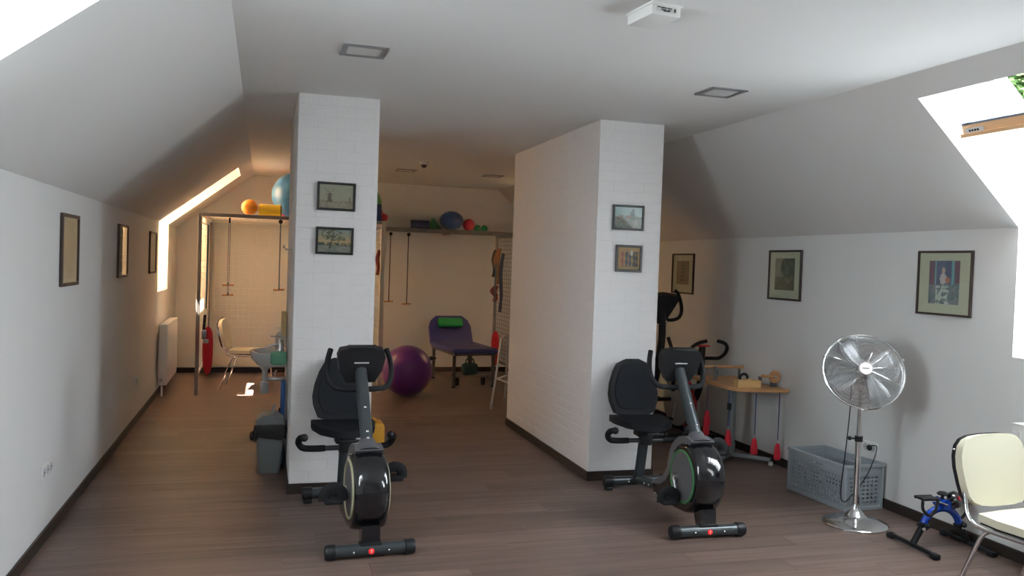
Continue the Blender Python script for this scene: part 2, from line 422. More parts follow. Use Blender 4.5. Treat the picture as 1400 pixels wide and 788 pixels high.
    # portals just outside the panes
    z = Vector((n.x, 0, n.y)); yv = Vector((0, 1, 0)); xv = yv.cross(z)
    for (ctr, zz, L) in ((P(LEN / 2, TH + 0.12, (y0 + y1) / 2), z, LEN + 0.1), (K((ZS + zk + .1) / 2, TH + .02, (y0 + y1) / 2), Vector((s, 0, 0)), zk + .1 - ZS)):
        l = bpy.data.lights.new('portal', 'AREA'); l.shape = 'RECTANGLE'; l.size = L; l.size_y = y1 - y0
        o = bpy.data.objects.new('portal', l); COL.objects.link(o); l.cycles.is_portal = True
        xv = yv.cross(zz); mm = Matrix((xv, yv, zz)).transposed().to_4x4(); mm.translation = ctr; o.matrix_world = mm
for i, (sd, a, b, o) in enumerate(WINS): window(i + 1, sd, a, b, o, a > 9)

# ================================================================== objects
def text_mesh(name, body, size, material, parent, M, depth=0.0006):
    c = bpy.data.curves.new('t', 'FONT'); c.body = body; c.size = size; c.extrude = depth; c.align_x = 'CENTER'; c.align_y = 'CENTER'
    o = bpy.data.objects.new('t', c); COL.objects.link(o)
    dg = bpy.context.evaluated_depsgraph_get(); me = bpy.data.meshes.new_from_object(o.evaluated_get(dg)); bpy.data.objects.remove(o); bpy.data.curves.remove(c)
    n = bpy.data.objects.new(name, me); COL.objects.link(n); me.materials.clear(); me.materials.append(material); n.parent = parent; n.matrix_local = M
    return n

# ------------------------------------------------------------------ recumbent exercise bikes (front at local origin, rear along +y)
def recumbent(label, loc, rotz, ring_col, crank_ang):
    t = thing('recumbent_bike', label, 'exercise bike', loc, rotz, 'recumbent exercise bikes in front of the pillars')
    SX = lambda p, q, x: (x, p, q)
    # stabilisers
    fs = obj('front_stabilizer', cyl(B(), (-.195, 0, .043), (.195, 0, .043), .034, 20), M_GREY, t)
    for s in (-1, 1):
        b = B(); lathe(b, [(.030, 0), (.041, .004), (.041, .045), (.036, .056), (.0, .058)], 20, at((s * .185, 0, .043), (s, 0, 0))); obj('end_cap', b, M_BLK, fs)
        b = B(); ball(b, (s * .095, -.033, .043), .007, 10, 8); obj('bolt', b, M_BOLT, fs)
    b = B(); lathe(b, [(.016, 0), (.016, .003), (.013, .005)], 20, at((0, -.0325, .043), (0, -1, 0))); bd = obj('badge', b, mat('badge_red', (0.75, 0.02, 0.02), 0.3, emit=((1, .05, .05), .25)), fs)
    b = B(); box(b, (0, -.0378, .043), (.0035, .0012, .018)); box(b, (0, -.0378, .047), (.011, .0012, .0035)); obj('badge_mark', b, M_WHITEP, bd)
    rs = obj('rear_stabilizer', cyl(B(), (-.20, 1.10, .062), (.20, 1.10, .062), .034, 20), M_GREY, t)
    for s in (-1, 1):
        b = B(); lathe(b, [(.030, 0), (.041, .004), (.041, .055), (.036, .066), (.0, .068)], 20, at((s * .185, 1.10, .062), (s, 0, 0))); box(b, (s * .215, 1.10, .014), (.055, .06, .028), bev=.008); obj('end_cap', b, M_BLK, rs)
        b = B(); ball(b, (s * .07, 1.067, .062), .008, 10, 8); obj('bolt', b, M_BOLT, rs)
    # front strut
    b = B(); prism(b, [(-.012, .06), (.055, .06), (.11, .17), (.0, .17)], SX, -.05, .05); bevel_all(b, .008); obj('front_strut', b, M_BLKG, t)
    b = B(); box(b, (0, .008, .072), (.12, .06, .024), bev=.006); obj('strut_foot', b, M_BLK, t)
    # housing
    C = (.165, .335); r = .215
    P = [(C[0] + r * cos(R(a)), C[1] + r * sin(R(a))) for a in range(232, 34, -9)]
    P += [(.375, .36), (.41, .285), (.47, .22), (.56, .185), (.66, .165), (.68, .14), (.66, .105), (.50, .095), (.30, .095), (.12, .11), (.06, .135)]
    b = B(); pr = None
    for xx, dd in ((-.095, .042), (-.093, .030), (-.086, .020), (-.070, .011), (-.045, .005), (0, 0), (.045, .005), (.070, .011), (.086, .020), (.093, .030), (.095, .042)):
        k = 1 - dd / .215; rg = [b.verts.new((xx, C[0] + (p - C[0]) * k, C[1] + (q - C[1]) * (k if q > .2 else .5 + k * .5))) for p, q in P]
        if pr: bridge(b, pr, rg)
        else: b.faces.new(rg)
        pr = rg
    b.faces.new(pr); hs = obj('housing', b, M_BLKG, t)
    G = [(C[0] + .02 + .238 * cos(R(a)), C[1] + .238 * sin(R(a))) for a in range(112, -6, -8)]
    G += [(.47, .275), (.54, .225), (.64, .195), (.665, .165), (.56, .16), (.42, .20), (.34, .33), (.26, .44), (.14, .52)]
    b = B(); prism(b, G, SX, -.078, .078); bevel_all(b, .012, 2); obj('rear_cover', b, M_GREYP, t)
    b = B(); lathe(b, [(.085, 0), (.075, .025), (.052, .05), (.046, .075)], 20, Matrix.Translation((0, .165, .525)) @ Matrix.Rotation(R(-35), 4, 'X')); obj('post_collar', b, M_GREYP, t)
    for s in (-1, 1):
        b = B(); lathe(b, [(.166, 0), (.164, .012), (.12, .016), (.03, .020), (0, .020)], 40, at((s * .085, C[0] + .005, C[1] - .005), (s, 0, 0))); dc = obj('side_disc', b, M_GREYP, t)
        b = B(); pts = [(s * .0965, C[0] + .005 + .157 * cos(2 * pi * i / 40), C[1] - .005 + .157 * sin(2 * pi * i / 40)) for i in range(40)]
        tube(b, pts, .008, 8, closed=True); obj('rim_ring', b, mat('ring_' + str(ring_col), ring_col, .45), dc)
        # crank and pedal
        ca = crank_ang + (pi if s > 0 else 0); ax = Vector((s * .11, C[0] + .06, C[1] - .02))
        e = ax + Vector((s * .02, .15 * cos(ca), .15 * sin(ca)))
        b = B(); cyl(b, ax - Vector((s * .01, 0, 0)), ax + Vector((s * .025, 0, 0)), .022, 14); tube(b, [ax + Vector((s * .018, 0, 0)), e + Vector((s * .004, 0, 0))], .012, 8); ck = obj('crank', b, M_STEEL, t)
        b = B(); cc = e + Vector((s * .066, 0, 0)); box(b, cc, (.10, .10, .028), bev=.010); tube(b, [cc + Vector((-.046, -.01, .0)), cc + Vector((-.044, -.01, .045)), cc + Vector((0, -.01, .068)), cc + Vector((.044, -.01, .045)), cc + Vector((.046, -.01, .0))], .030, 8, sm=3, flat=.3)
        cyl(b, e, e + Vector((s * .03, 0, 0)), .009, 10); obj('pedal', b, M_RUB, ck)
    # lettering on the tail
    text_mesh('lettering', 'ZIPRO', .058, M_WHITEP, hs, Matrix.Translation((-.0935, .50, .145)) @ Matrix.Rotation(R(-8), 4, 'X') @ Matrix.Rotation(-pi / 2, 4, 'Z') @ Matrix.Rotation(pi / 2, 4, 'X'))
    # console post
    b = B(); tube(b, [(0, .165, .54), (0, .47, .95)], .036, 16); ps = obj('console_post', b, M_GREY, t)
    d = Vector((0, .305, .41)).normalized(); up = Vector((0, -d.z, d.y))
    for k in (.06, .10, .25):
        b = B(); p = Vector((0, .165, .54)) + d * k + up * .036; ball(b, p, .009, 10, 8); obj('bolt', b, M_BOLT, ps)
    # console
    rot = Matrix.Translation((0, .475, .985)) @ Matrix.Rotation(R(16), 4, 'X')
    b = B(); O = [(-.085, -.105), (.085, -.105), (.125, -.03), (.14, .055), (.125, .095), (.06, .108), (-.06, .108), (-.125, .095), (-.14, .055), (-.125, -.03)]
    prism(b, O, lambda p, q, y: (p, y, q), -.028, .035); bevel_all(b, .012, 2); bmesh.ops.transform(b, matrix=rot, verts=b.verts); cn = obj('console', b, M_BLK, t)
    b = B(); box(b, (0, -.0295, .02), (.085, .003, .006)); bmesh.ops.transform(b, matrix=rot, verts=b.verts); obj('console_slot', b, mat('light_slot', (.6, .6, .62), .4), cn)
    b = B(); box(b, (0, -.012, .112), (.17, .045, .02), bev=.008); bmesh.ops.transform(b, matrix=rot, verts=b.verts); obj('console_ledge', b, M_BLK, cn)
    b = B(); box(b, (0, .036, .01), (.15, .004, .09)); bmesh.ops.transform(b, matrix=rot, verts=b.verts); obj('console_screen', b, mat('lcd_dark', (.05, .06, .055), .15), cn)
    # handlebar
    b = B(); tube(b, [(-.165, .56, 1.065), (-.185, .53, 1.00), (-.188, .50, .92), (-.155, .46, .855), (-.08, .43, .845), (0, .42, .845), (.08, .43, .845), (.155, .46, .855), (.188, .50, .92), (.185, .53, 1.00), (.165, .56, 1.065)], .0165, 12, sm=4); obj('handlebar', b, M_RUB, t)
    # frame and seat post
    b = B(); tube(b, [(0, .56, .135), (0, .85, .11), (0, 1.10, .075)], .034, 12, sm=4); obj('frame_rail', b, M_GREY, t)
    for k in (.72, .80, .88):
        b = B(); ball(b, (-.033, k, .118 - (k - .72) * .12), .007, 8, 6); obj('bolt', b, M_BOLT, t)
    b = B(); tube(b, [(0, 1.06, .08), (0, 1.03, .22), (0, .995, .38), (0, .985, .45)], .036, 14, sm=4); obj('seat_post', b, M_GREY, t)
    b = B(); box(b, (0, 1.0, .452), (.10, .36, .022), bev=.005); box(b, (0, .99, .428), (.13, .10, .03), bev=.006); obj('seat_rail', b, M_BLK, t)
    b = B(); cyl(b, (.03, .93, .43), (.13, .93, .43), .010, 10); ball(b, (.135, .93, .43), .018, 12, 8); obj('adjuster_knob', b, M_BLK, t)
    # seat
    b = B(); O = [(-.20, .17), (-.205, .05), (-.17, -.10), (-.10, -.165), (0, -.175), (.10, -.165), (.17, -.10), (.205, .05), (.20, .17), (.1, .185), (-.1, .185)]
    prism(b, O, lambda p, q, z: (p, q + 1.0, z + (.02 * abs(p) / .2)), .466, .512); bevel_all(b, .018, 3); obj('seat', b, M_PAD, t)
    # backrest
    O = [(-.10, 0), (-.15, .02), (-.180, .10), (-.186, .16), (-.172, .24), (-.142, .325), (-.108, .385), (-.05, .412), (.05, .412), (.108, .385), (.142, .325), (.172, .24), (.186, .16), (.180, .10), (.15, .02), (.10, 0)]
    rb = Matrix.Translation((0, 1.185, .525)) @ Matrix.Rotation(R(-14), 4, 'X')
    b = B(); prism(b, O, lambda p, q, y: (p, y, q), -.03, .035); bevel_all(b, .020, 3); bmesh.ops.transform(b, matrix=rb, verts=b.verts); bk = obj('backrest', b, M_PAD, t)
    b = B(); ins = [(p * .82, .04 + q * .82) for p, q in O]; prism(b, ins, lambda p, q, y: (p, y, q), -.037, -.025); bevel_all(b, .005, 2); bmesh.ops.transform(b, matrix=rb, verts=b.verts); obj('backrest_padding', b, mat('charcoal_mesh', (.015, .017, .021), .85, spec=.2, bump=.2, bscale=400), bk)
    b = B(); tube(b, [(0, 1.12, .45), (0, 1.19, .465), (0, 1.235, .53), (0, 1.275, .69)], .022, 10, sm=4, flat=.5); obj('back_bracket', b, M_GREY, t)
    # side handles
    b = B(); tube(b, [(-.20, .965, .385), (.20, .965, .385)], .0165, 12); sh = obj('side_handle_bar', b, M_GREY, t)
    for s in (-1, 1):
        b = B(); tube(b, [(s * .13, .965, .385), (s * .21, .965, .385), (s * .27, .955, .395), (s * .298, .935, .43), (s * .295, .90, .465), (s * .275, .865, .478)], .021, 12, sm=4); g = obj('grip', b, M_RUB, sh)
        b = B(); ball(b, (s * .272, .862, .478), .025, 14, 10); obj('grip_end', b, M_BLK, g)
    b = B(); box(b, (0, .968, .385), (.085, .06, .07), bev=.01); obj('handle_clamp', b, M_BLK, t)
    return t
recumbent('recumbent exercise bike with a cream rimmed disc in front of the windmill picture pillar', (.588, 4.485, 0), R(3.2), (.42, .40, .26), R(185))
recumbent('recumbent exercise bike with a green rimmed disc in front of the right pillar', (2.597, 4.44, 0), R(-2.2), (.05, .20, .07), R(-120))

# ------------------------------------------------------------------ framed pictures
def lerp(a, b, t): return tuple(a[i] + (b[i] - a[i]) * t for i in range(3))
def vn(x, y, s=0):  # cheap value noise
    def h(i, j): v = sin(i * 127.1 + j * 311.7 + s * 74.7) * 43758.5453; return v - math.floor(v)
    i, j = math.floor(x), math.floor(y); fx, fy = x - i, y - j; fx = fx * fx * (3 - 2 * fx); fy = fy * fy * (3 - 2 * fy)
    return (h(i, j) * (1 - fx) + h(i + 1, j) * fx) * (1 - fy) + (h(i, j + 1) * (1 - fx) + h(i + 1, j + 1) * fx) * fy
def fbm(x, y, s=0): return .55 * vn(x, y, s) + .3 * vn(2.1 * x, 2.1 * y, s + 3) + .15 * vn(4.3 * x, 4.3 * y, s + 5)
def art_mill(u, v):
    c = lerp((.50, .42, .30), (.42, .40, .30), v); c = lerp(c, (.30, .24, .18), .35 * fbm(u * 5, v * 5))
    if v < .30 + .05 * fbm(u * 9, 3): c = lerp((.22, .15, .11), (.50, .42, .32), fbm(u * 14, v * 12, 2))
    if abs(u - .30) < .055 * (1.3 - (v - .3) * 1.8) and .25 < v < .62: c = (.16, .10, .08)
    for k in (1, -1):
        if abs((u - .30) * k * 1.1 - (v - .66)) < .014 and abs(u - .30) < .15: c = (.2, .14, .11)
    if abs(u - .9) < .02 and .25 < v < .5: c = (.25, .18, .14)
    return c
def art_dusk(u, v):
    c = lerp((.62, .34, .16), (.22, .27, .30), min(1, abs(v - .42) * 1.9)); c = lerp(c, (.45, .36, .18), .5 * fbm(u * 4, v * 4, 1))
    if v < .32: c = lerp((.10, .10, .09), (.38, .34, .28), fbm(u * 10, v * 14, 4))
    if .28 < v < .42 and fbm(u * 12, v * 8, 7) > .42: c = (.07, .08, .05)
    if abs(u - (.36 + (v - .2) * .18)) < .03 * (1.2 - v) and v > .15: c = (.06, .05, .03)
    if v > .5 and math.hypot((u - .42) / .32, (v - .8) / .3) < 1 and fbm(u * 18, v * 18, 9) > .52: c = (.10, .10, .05)
    if math.hypot((u - .7) / .14, (v - .58) / .14) < 1 and fbm(u * 18, v * 18, 11) > .42: c = (.16, .15, .08)
    return c
def art_village(u, v):
    c = lerp((.55, .58, .56), (.35, .45, .50), v) if v > .55 + .1 * (fbm(u * 8, 1) - .5) else lerp((.12, .13, .12), (.50, .45, .40), fbm(u * 16, v * 16, 3) ** 1.6)
    if .3 < v < .62 and .1 < u < .6 and fbm(u * 9, v * 9, 5) > .52: c = (.30, .14, .10)
    if .55 < u < .75 and .4 < v < .85 + .1 * sin(u * 40) and fbm(u * 20, v * 20, 8) > .35: c = (.13, .16, .17)
    return c
def art_figures(u, v):
    c = lerp((.52, .32, .12), (.50, .20, .10), fbm(u * 5, v * 5, 2))
    for k, (x0, col) in enumerate([(.22, (.35, .08, .07)), (.40, (.05, .06, .09)), (.56, (.10, .08, .16)), (.74, (.06, .06, .06)), (.86, (.06, .05, .05))]):
        if abs(u - x0) < .055 + .02 * sin(v * 20 + k) and .12 < v < .8: c = col
    if math.hypot((u - .62) / .07, (v - .75) / .12) < 1: c = (.7, .64, .55)
    if v < .12: c = (.40, .26, .12)
    return lerp(c, (.2, .14, .1), .25 * fbm(u * 20, v * 20, 9))
def art_garden(u, v):
    c = lerp((.10, .10, .17), (.16, .16, .26), fbm(u * 6, v * 6, 1))
    if u < .2 or u > .83: c = lerp((.28, .07, .09), (.14, .14, .20), fbm(u * 14, v * 10, 2))
    if .19 < u < .25 or .74 < u < .84: c = (.22, .42, .44)
    if v < .45 + .12 * (fbm(u * 7, 2, 4) - .5): c = lerp((.07, .16, .16), (.40, .30, .34), fbm(u * 15, v * 15, 6) ** 1.3)
    if math.hypot((u - .47) / .11, (v - .58) / .13) < 1: c = (.62, .52, .52)
    if math.hypot((u - .47) / .06, (v - .78) / .07) < 1: c = (.60, .40, .28)
    if math.hypot((u - .62) / .08, (v - .55) / .07) < 1: c = (.55, .22, .14)
    if v < .42 and abs(u - .45) < .22 and fbm(u * 20, v * 20, 9) > .5: c = (.60, .62, .56)
    return c
def art_tree(u, v):
    c = lerp((.30, .25, .18), (.40, .33, .27), fbm(u * 5, v * 5, 1))
    if math.hypot((u - .75) / .45, (v - .72) / .38) < 1: c = lerp((.06, .065, .045), (.22, .21, .14), fbm(u * 14, v * 14, 2))
    if v < .42: c = lerp((.12, .095, .06), (.34, .27, .18), fbm(u * 15, v * 15, 5))
    return c
def art_building(u, v):
    c = lerp((.20, .13, .08), (.28, .19, .11), fbm(u * 5, v * 5, 3))
    if abs(u - .5) < .22 * (1.1 - v * .7) and v > .1: c = lerp(c, (.10, .06, .04), .6 + .4 * sin(v * 40))
    return c
def art_sketch(u, v):
    c = (.56, .51, .38)
    if math.hypot((u - .5) / .38, (v - .5) / .48) < 1: c = lerp((.42, .38, .26), (.54, .49, .35), fbm(u * 9, v * 9, 3))
    return c
def art_pale(u, v): return lerp((.60, .57, .48), (.46, .43, .34), .7 * fbm(u * 4, v * 8, 6))
def art_grid_glare(u, v):
    c = lerp((.40, .36, .25), (.28, .25, .16), fbm(u * 8, v * 12, 6))
    if (v * 7) % 1 < .08: c = (.6, .56, .42)  # bright grid reflected in the glass, painted into the print
    return c
def picture(label, loc, rotz, wd, ht, fw, fmat, art, margin=0.0, mcol=(.62, .58, .44), tilt=0.0, grp='framed pictures on the walls'):
    """local: picture faces -y, lower edge centre height given by loc"""
    t = thing('framed_picture', label, 'picture', loc, rotz, grp)
    t.rotation_euler = (0, tilt, rotz)
    D = .018
    fr = B()
    for (cx, cz, sx, sz) in ((0, ht / 2 - fw / 2, wd, fw), (0, -ht / 2 + fw / 2, wd, fw), (-wd / 2 + fw / 2, 0, fw, ht - 2 * fw), (wd / 2 - fw / 2, 0, fw, ht - 2 * fw)):
        box(fr, (cx, -D / 2, cz), (sx, D, sz), bev=.002, seg=1)
    obj('frame', fr, fmat, t, sm=False)
    iw, ih = wd - 2 * fw, ht - 2 * fw
    b = B(); box(b, (0, -.004, 0), (iw + .002, .006, ih + .002)); obj('mount', b, mat('mount_%d' % int(mcol[2] * 1000), mcol, .8), t, sm=False)
    aw, ah = iw - 2 * margin[0] if margin else iw, ih - 2 * margin[1] if margin else ih
    az = margin[2] if margin else 0
    nx, nz = 44, 44
    me = bpy.data.meshes.new('print'); vs_ = []; fs_ = []
    for j in range(nz + 1):
        for i in range(nx + 1): vs_.append(((i / nx - .5) * aw, -.0085, (j / nz - .5) * ah + az))
    for j in range(nz):
        for i in range(nx): a = j * (nx + 1) + i; fs_.append((a, a + 1, a + nx + 2, a + nx + 1))
    me.from_pydata(vs_, [], fs_); ca = me.color_attributes.new('ink', 'FLOAT_COLOR', 'POINT')
    k = 0
    for j in range(nz + 1):
        for i in range(nx + 1):
            c = art(i / nx, j / nz); ca.data[k].color = (*c, 1); k += 1
    me.materials.append(attr_mat()); o = bpy.data.objects.new('print', me); COL.objects.link(o); o.parent = t
    b = B(); box(b, (0, -.0115, 0), (iw, .002, ih)); obj('glass', b, glass_mat(), t, sm=False)
    return t
F0 = LY0 - .004; F1 = RY0 - .004
picture('black framed windmill landscape, upper picture on the left pillar', (.459, F0, 2.02), 0, .256, .190, .016, M_FRAMEBLK, art_mill, tilt=R(.3))
picture('black framed winter dusk landscape, lower picture on the left pillar', (.455, F0, 1.720), 0, .252, .184, .016, M_FRAMEBLK, art_dusk, tilt=R(.3))
picture('black framed village scene, upper picture on the right pillar', (2.615, F1, 1.983), 0, .255, .188, .016, M_FRAMEBLK, art_village)
picture('small near square black framed picture of standing figures on the right pillar', (2.630, F1, 1.677), 0, .215, .202, .018, M_FRAMEBLK, art_figures)
XRf = XR - .001; XLf = XL + .001
picture('brown framed colourful garden print on the right wall above the fan', (XRf, 4.342, 1.577), -pi / 2, .448, .415, .014, M_FRAMEBRN, art_garden, margin=(.085, .055, .005))
picture('brown framed dark tree print on the right wall above the workbench', (XRf, 6.050, 1.591), -pi / 2, .455, .418, .016, M_FRAMEBRN, art_tree, margin=(.075, .060, .008))
picture('brown framed sepia print on the right wall behind the cross trainer', (XRf, 7.820, 1.569), -pi / 2, .465, .415, .016, M_FRAMEBRN, art_building, margin=(.085, .070, .010))
picture('brown framed pale sketch nearest the camera on the left wall', (XLf, 5.535, 1.597), pi / 2, .450, .425, .020, M_FRAMEBRN, art_sketch, margin=(.02, .02, 0), mcol=(.58, .53, .40))
picture('brown framed print with a painted grid reflection, middle one on the left wall', (XLf, 7.485, 1.603), pi / 2, .470, .430, .020, M_FRAMEBRN, art_grid_glare, margin=(.02, .02, 0), mcol=(.58, .53, .41))
picture('brown framed pale print beside the tall window on the left wall', (XLf, 9.415, 1.598), pi / 2, .520, .430, .018, M_FRAMEBRN, art_pale, margin=(.02, .02, 0), mcol=(.60, .56, .46))

# ------------------------------------------------------------------ pedestal fan
def fan():
    t = thing('pedestal_fan', 'chrome pedestal fan with a round wire guard beside the grey crate', 'fan', (3.70, 4.50, 0), R(-27))
    b = B(); lathe(b, [(.200, 0), (.202, .012), (.192, .022), (.13, .040), (.075, .052), (.06, .066), (.045, .085), (.03, .10), (.026, .13)], 48); obj('base', b, M_CHR, t)
    b = B(); cyl(b, (0, 0, .10), (0, 0, .56), .019, 18); pl = obj('lower_pole', b, M_CHR, t)
    b = B(); cyl(b, (0, 0, .55), (0, 0, .92), .0145, 18); obj('upper_pole', b, M_CHR, t)
    b = B(); cyl(b, (0, 0, .54), (0, 0, .575), .025, 18); obj('height_collar', b, M_BLK, t)
    b = B(); cyl(b, (-.02, 0, .557), (-.05, 0, .557), .006, 10); ball(b, (-.055, 0, .557), .014, 12, 8); obj('collar_knob', b, M_BLK, t)
    HM = Matrix.Translation((0, -.05, 1.0)) @ Matrix.Rotation(R(-24), 4, 'X') @ Matrix.Rotation(pi / 2, 4, 'X')   # local z points at the viewer
    b = B(); lathe(b, [(.0, -.17), (.045, -.165), (.065, -.13), (.068, -.06), (.055, -.035), (.0, -.034)], 24, HM); mo = obj('motor', b, M_STEEL, t)
    b = B(); tube(b, [(0, .02, .90), (0, .03, .94), HM @ Vector((0, 0, -.10))], .018, 12); obj('tilt_bracket', b, M_STEEL, t)
    b = B(); box(b, (0, .045, .93), (.05, .04, .06), bev=.008); obj('switch_box', b, M_BLK, t)
    RG = .245
    for sgn, nm in ((1, 'front_guard'), (-1, 'rear_guard')):
        b = B()
        for k in range(30):
            r = .045 + (RG - .045) * k / 29; z = sgn * (.052 * (1 - ((r - .04) / (RG - .04)) ** 2.2))
            pts = [HM @ Vector((r * cos(2 * pi * i / 40), r * sin(2 * pi * i / 40), z)) for i in range(40)]
            tube(b, pts, .0017, 4, closed=True)
        for k in range(12):
            a = 2 * pi * k / 12 + .13; pts = []
            for q in range(7):
                r = .04 + (RG - .04) * q / 6; z = sgn * (.052 * (1 - ((r - .04) / (RG - .04)) ** 2.2)) - sgn * .002
                pts.append(HM @ Vector((r * cos(a), r * sin(a), z)))
            tube(b, pts, .0018, 5)
        obj(nm, b, M_CHR, t)
    b = B(); pts = [HM @ Vector(((RG + .003) * cos(2 * pi * i / 48), (RG + .003) * sin(2 * pi * i / 48), 0)) for i in range(48)]; tube(b, pts, .006, 8, closed=True); obj('guard_rim', b, M_CHR, t)
    for a in (R(20), R(160), R(270)):
        b = B(); p = Vector(((RG + .008) * cos(a), (RG + .008) * sin(a), 0)); box(b, HM @ p, (.016, .02, .016), bev=.004); obj('rim_clip', b, M_STEEL, t)
    b = B(); lathe(b, [(.042, .046), (.042, .056), (.038, .060), (0, .060)], 28, HM); bd = obj('badge', b, mat('badge_silver', (.72, .66, .64), .35, .4), t)
    b = B(); box(b, (0, 0, .0605), (.04, .006, .0012)); bmesh.ops.transform(b, matrix=HM, verts=b.verts); obj('badge_lettering', b, M_GREYP, bd)
    b = B(); lathe(b, [(.03, -.03), (.036, -.01), (.03, .02), (0, .03)], 20, HM); hb = obj('hub', b, M_STEEL, t)
    for k in range(4):
        a = 2 * pi * k / 4 + .5; b = B(); G = []
        for i in range(6):
            r = .03 + .185 * i / 5; row = []
            wd = .45 + .35 * sin(pi * min(1, i / 5 * .8 + .15))
            for j in range(5):
                ang = a + (j / 4 - .5) * wd; row.append(b.verts.new(HM @ Vector((r * cos(ang), r * sin(ang), (j / 4 - .5) * .034))))
            G.append(row)
        for i in range(5):
            for j in range(4): b.faces.new((G[i][j], G[i][j + 1], G[i + 1][j + 1], G[i + 1][j]))
        o = obj('blade', b, mat('blade_alu', (.66, .68, .70), .40, .6), hb); md = o.modifiers.new('thickness', 'SOLIDIFY'); md.thickness = .0015
    return t
fan()
b = B(); tube(b, [(3.655, 4.535, .90), (3.645, 4.53, .70), (3.625, 4.53, .45), (3.66, 4.60, .18), (3.74, 4.66, .10), (3.83, 4.69, .14), (3.95, 4.70, .27), (4.10, 4.80, .42), (4.13, 4.93, .40), (4.148, 4.935, .39)], .0038, 6, sm=6)
ball(b, (4.150, 4.935, .39), .022, 12, 8, (.7, 1, 1))
tag(obj('power_cable', b, M_CORD), 'black power cable looping from the chrome fan to the wall socket', 'cable')

# ------------------------------------------------------------------ grey crate
def crate():
    t = thing('storage_crate', 'grey perforated plastic crate against the right wall behind the fan', 'crate', (3.965, 5.065, 0), R(3))
    MG = mat('grey_crate_plastic', (.31, .35, .375), .5); LX, LY, H, w = .335, .61, .315, .006
    b = B(); box(b, (0, 0, .008), (LX - .03, LY - .03, .012)); obj('bottom', b, MG, t, sm=False)
    def panel(L, hand):
        b = B(); z0, z1 = .038, .234; n = int((L - .09) / .031); p = (L - .09) / n
        box(b, (0, 0, z0 / 2 + .004), (L - .02, w, z0 - .008)); zt = H - .02
        if hand: 
            box(b, (-L / 4 - .03, 0, (z1 + zt) / 2), (L / 2 - .08, w, zt - z1)); box(b, (L / 4 + .03, 0, (z1 + zt) / 2), (L / 2 - .08, w, zt - z1)); box(b, (0, 0, z1 + .012), (.14, w, .024)); box(b, (0, 0, zt - .012), (.14, w, .024))
        else: box(b, (0, 0, (z1 + zt) / 2), (L - .02, w, zt - z1))
        for s in (-1, 1): box(b, (s * (L / 2 - .0275), 0, (z0 + z1) / 2), (.035, w, z1 - z0))
        for i in range(n + 1): box(b, (-L / 2 + .045 + i * p, 0, (z0 + z1) / 2), (.013, w, z1 - z0))
        m_ = 7; q = (z1 - z0) / m_
        for j in range(m_ + 1): box(b, (0, 0, z0 + j * q), (L - .06, w, .012))
        return b
    for s in (-1, 1):
        obj('side_panel', panel(LY, True), MG, t, sm=False, loc=(s * (LX / 2 - .012), 0, 0), rot=(0, 0, pi / 2))
        obj('end_panel', panel(LX, False), MG, t, sm=False, loc=(0, s * (LY / 2 - .012), 0))
    b = B()
    for s in (-1, 1):
        box(b, (s * (LX / 2 - .006), 0, H - .012), (.022, LY, .024), bev=.004); box(b, (0, s * (LY / 2 - .006), H - .012), (LX, .022, .024), bev=.004)
    obj('top_rim', b, MG, t, sm=False)
    b = B()
    for s in (-1, 1):
        box(b, (s * (LX / 2 - .008), 0, .012), (.014, LY, .024), bev=.003); box(b, (0, s * (LY / 2 - .008), .012), (LX, .014, .024), bev=.003)
    obj('bottom_rim', b, MG, t, sm=False)
    for sx in (-1, 1):
        for sy in (-1, 1): b = B(); box(b, (sx * (LX / 2 - .012), sy * (LY / 2 - .012), H / 2), (.022, .022, H - .01), bev=.005); obj('corner_post', b, MG, t, sm=False)
    b = B(); box(b, (0, -LY / 2 + .004, .245), (.12, .005, .025)); obj('raised_lettering_plate', b, MG, t, sm=False)
crate()

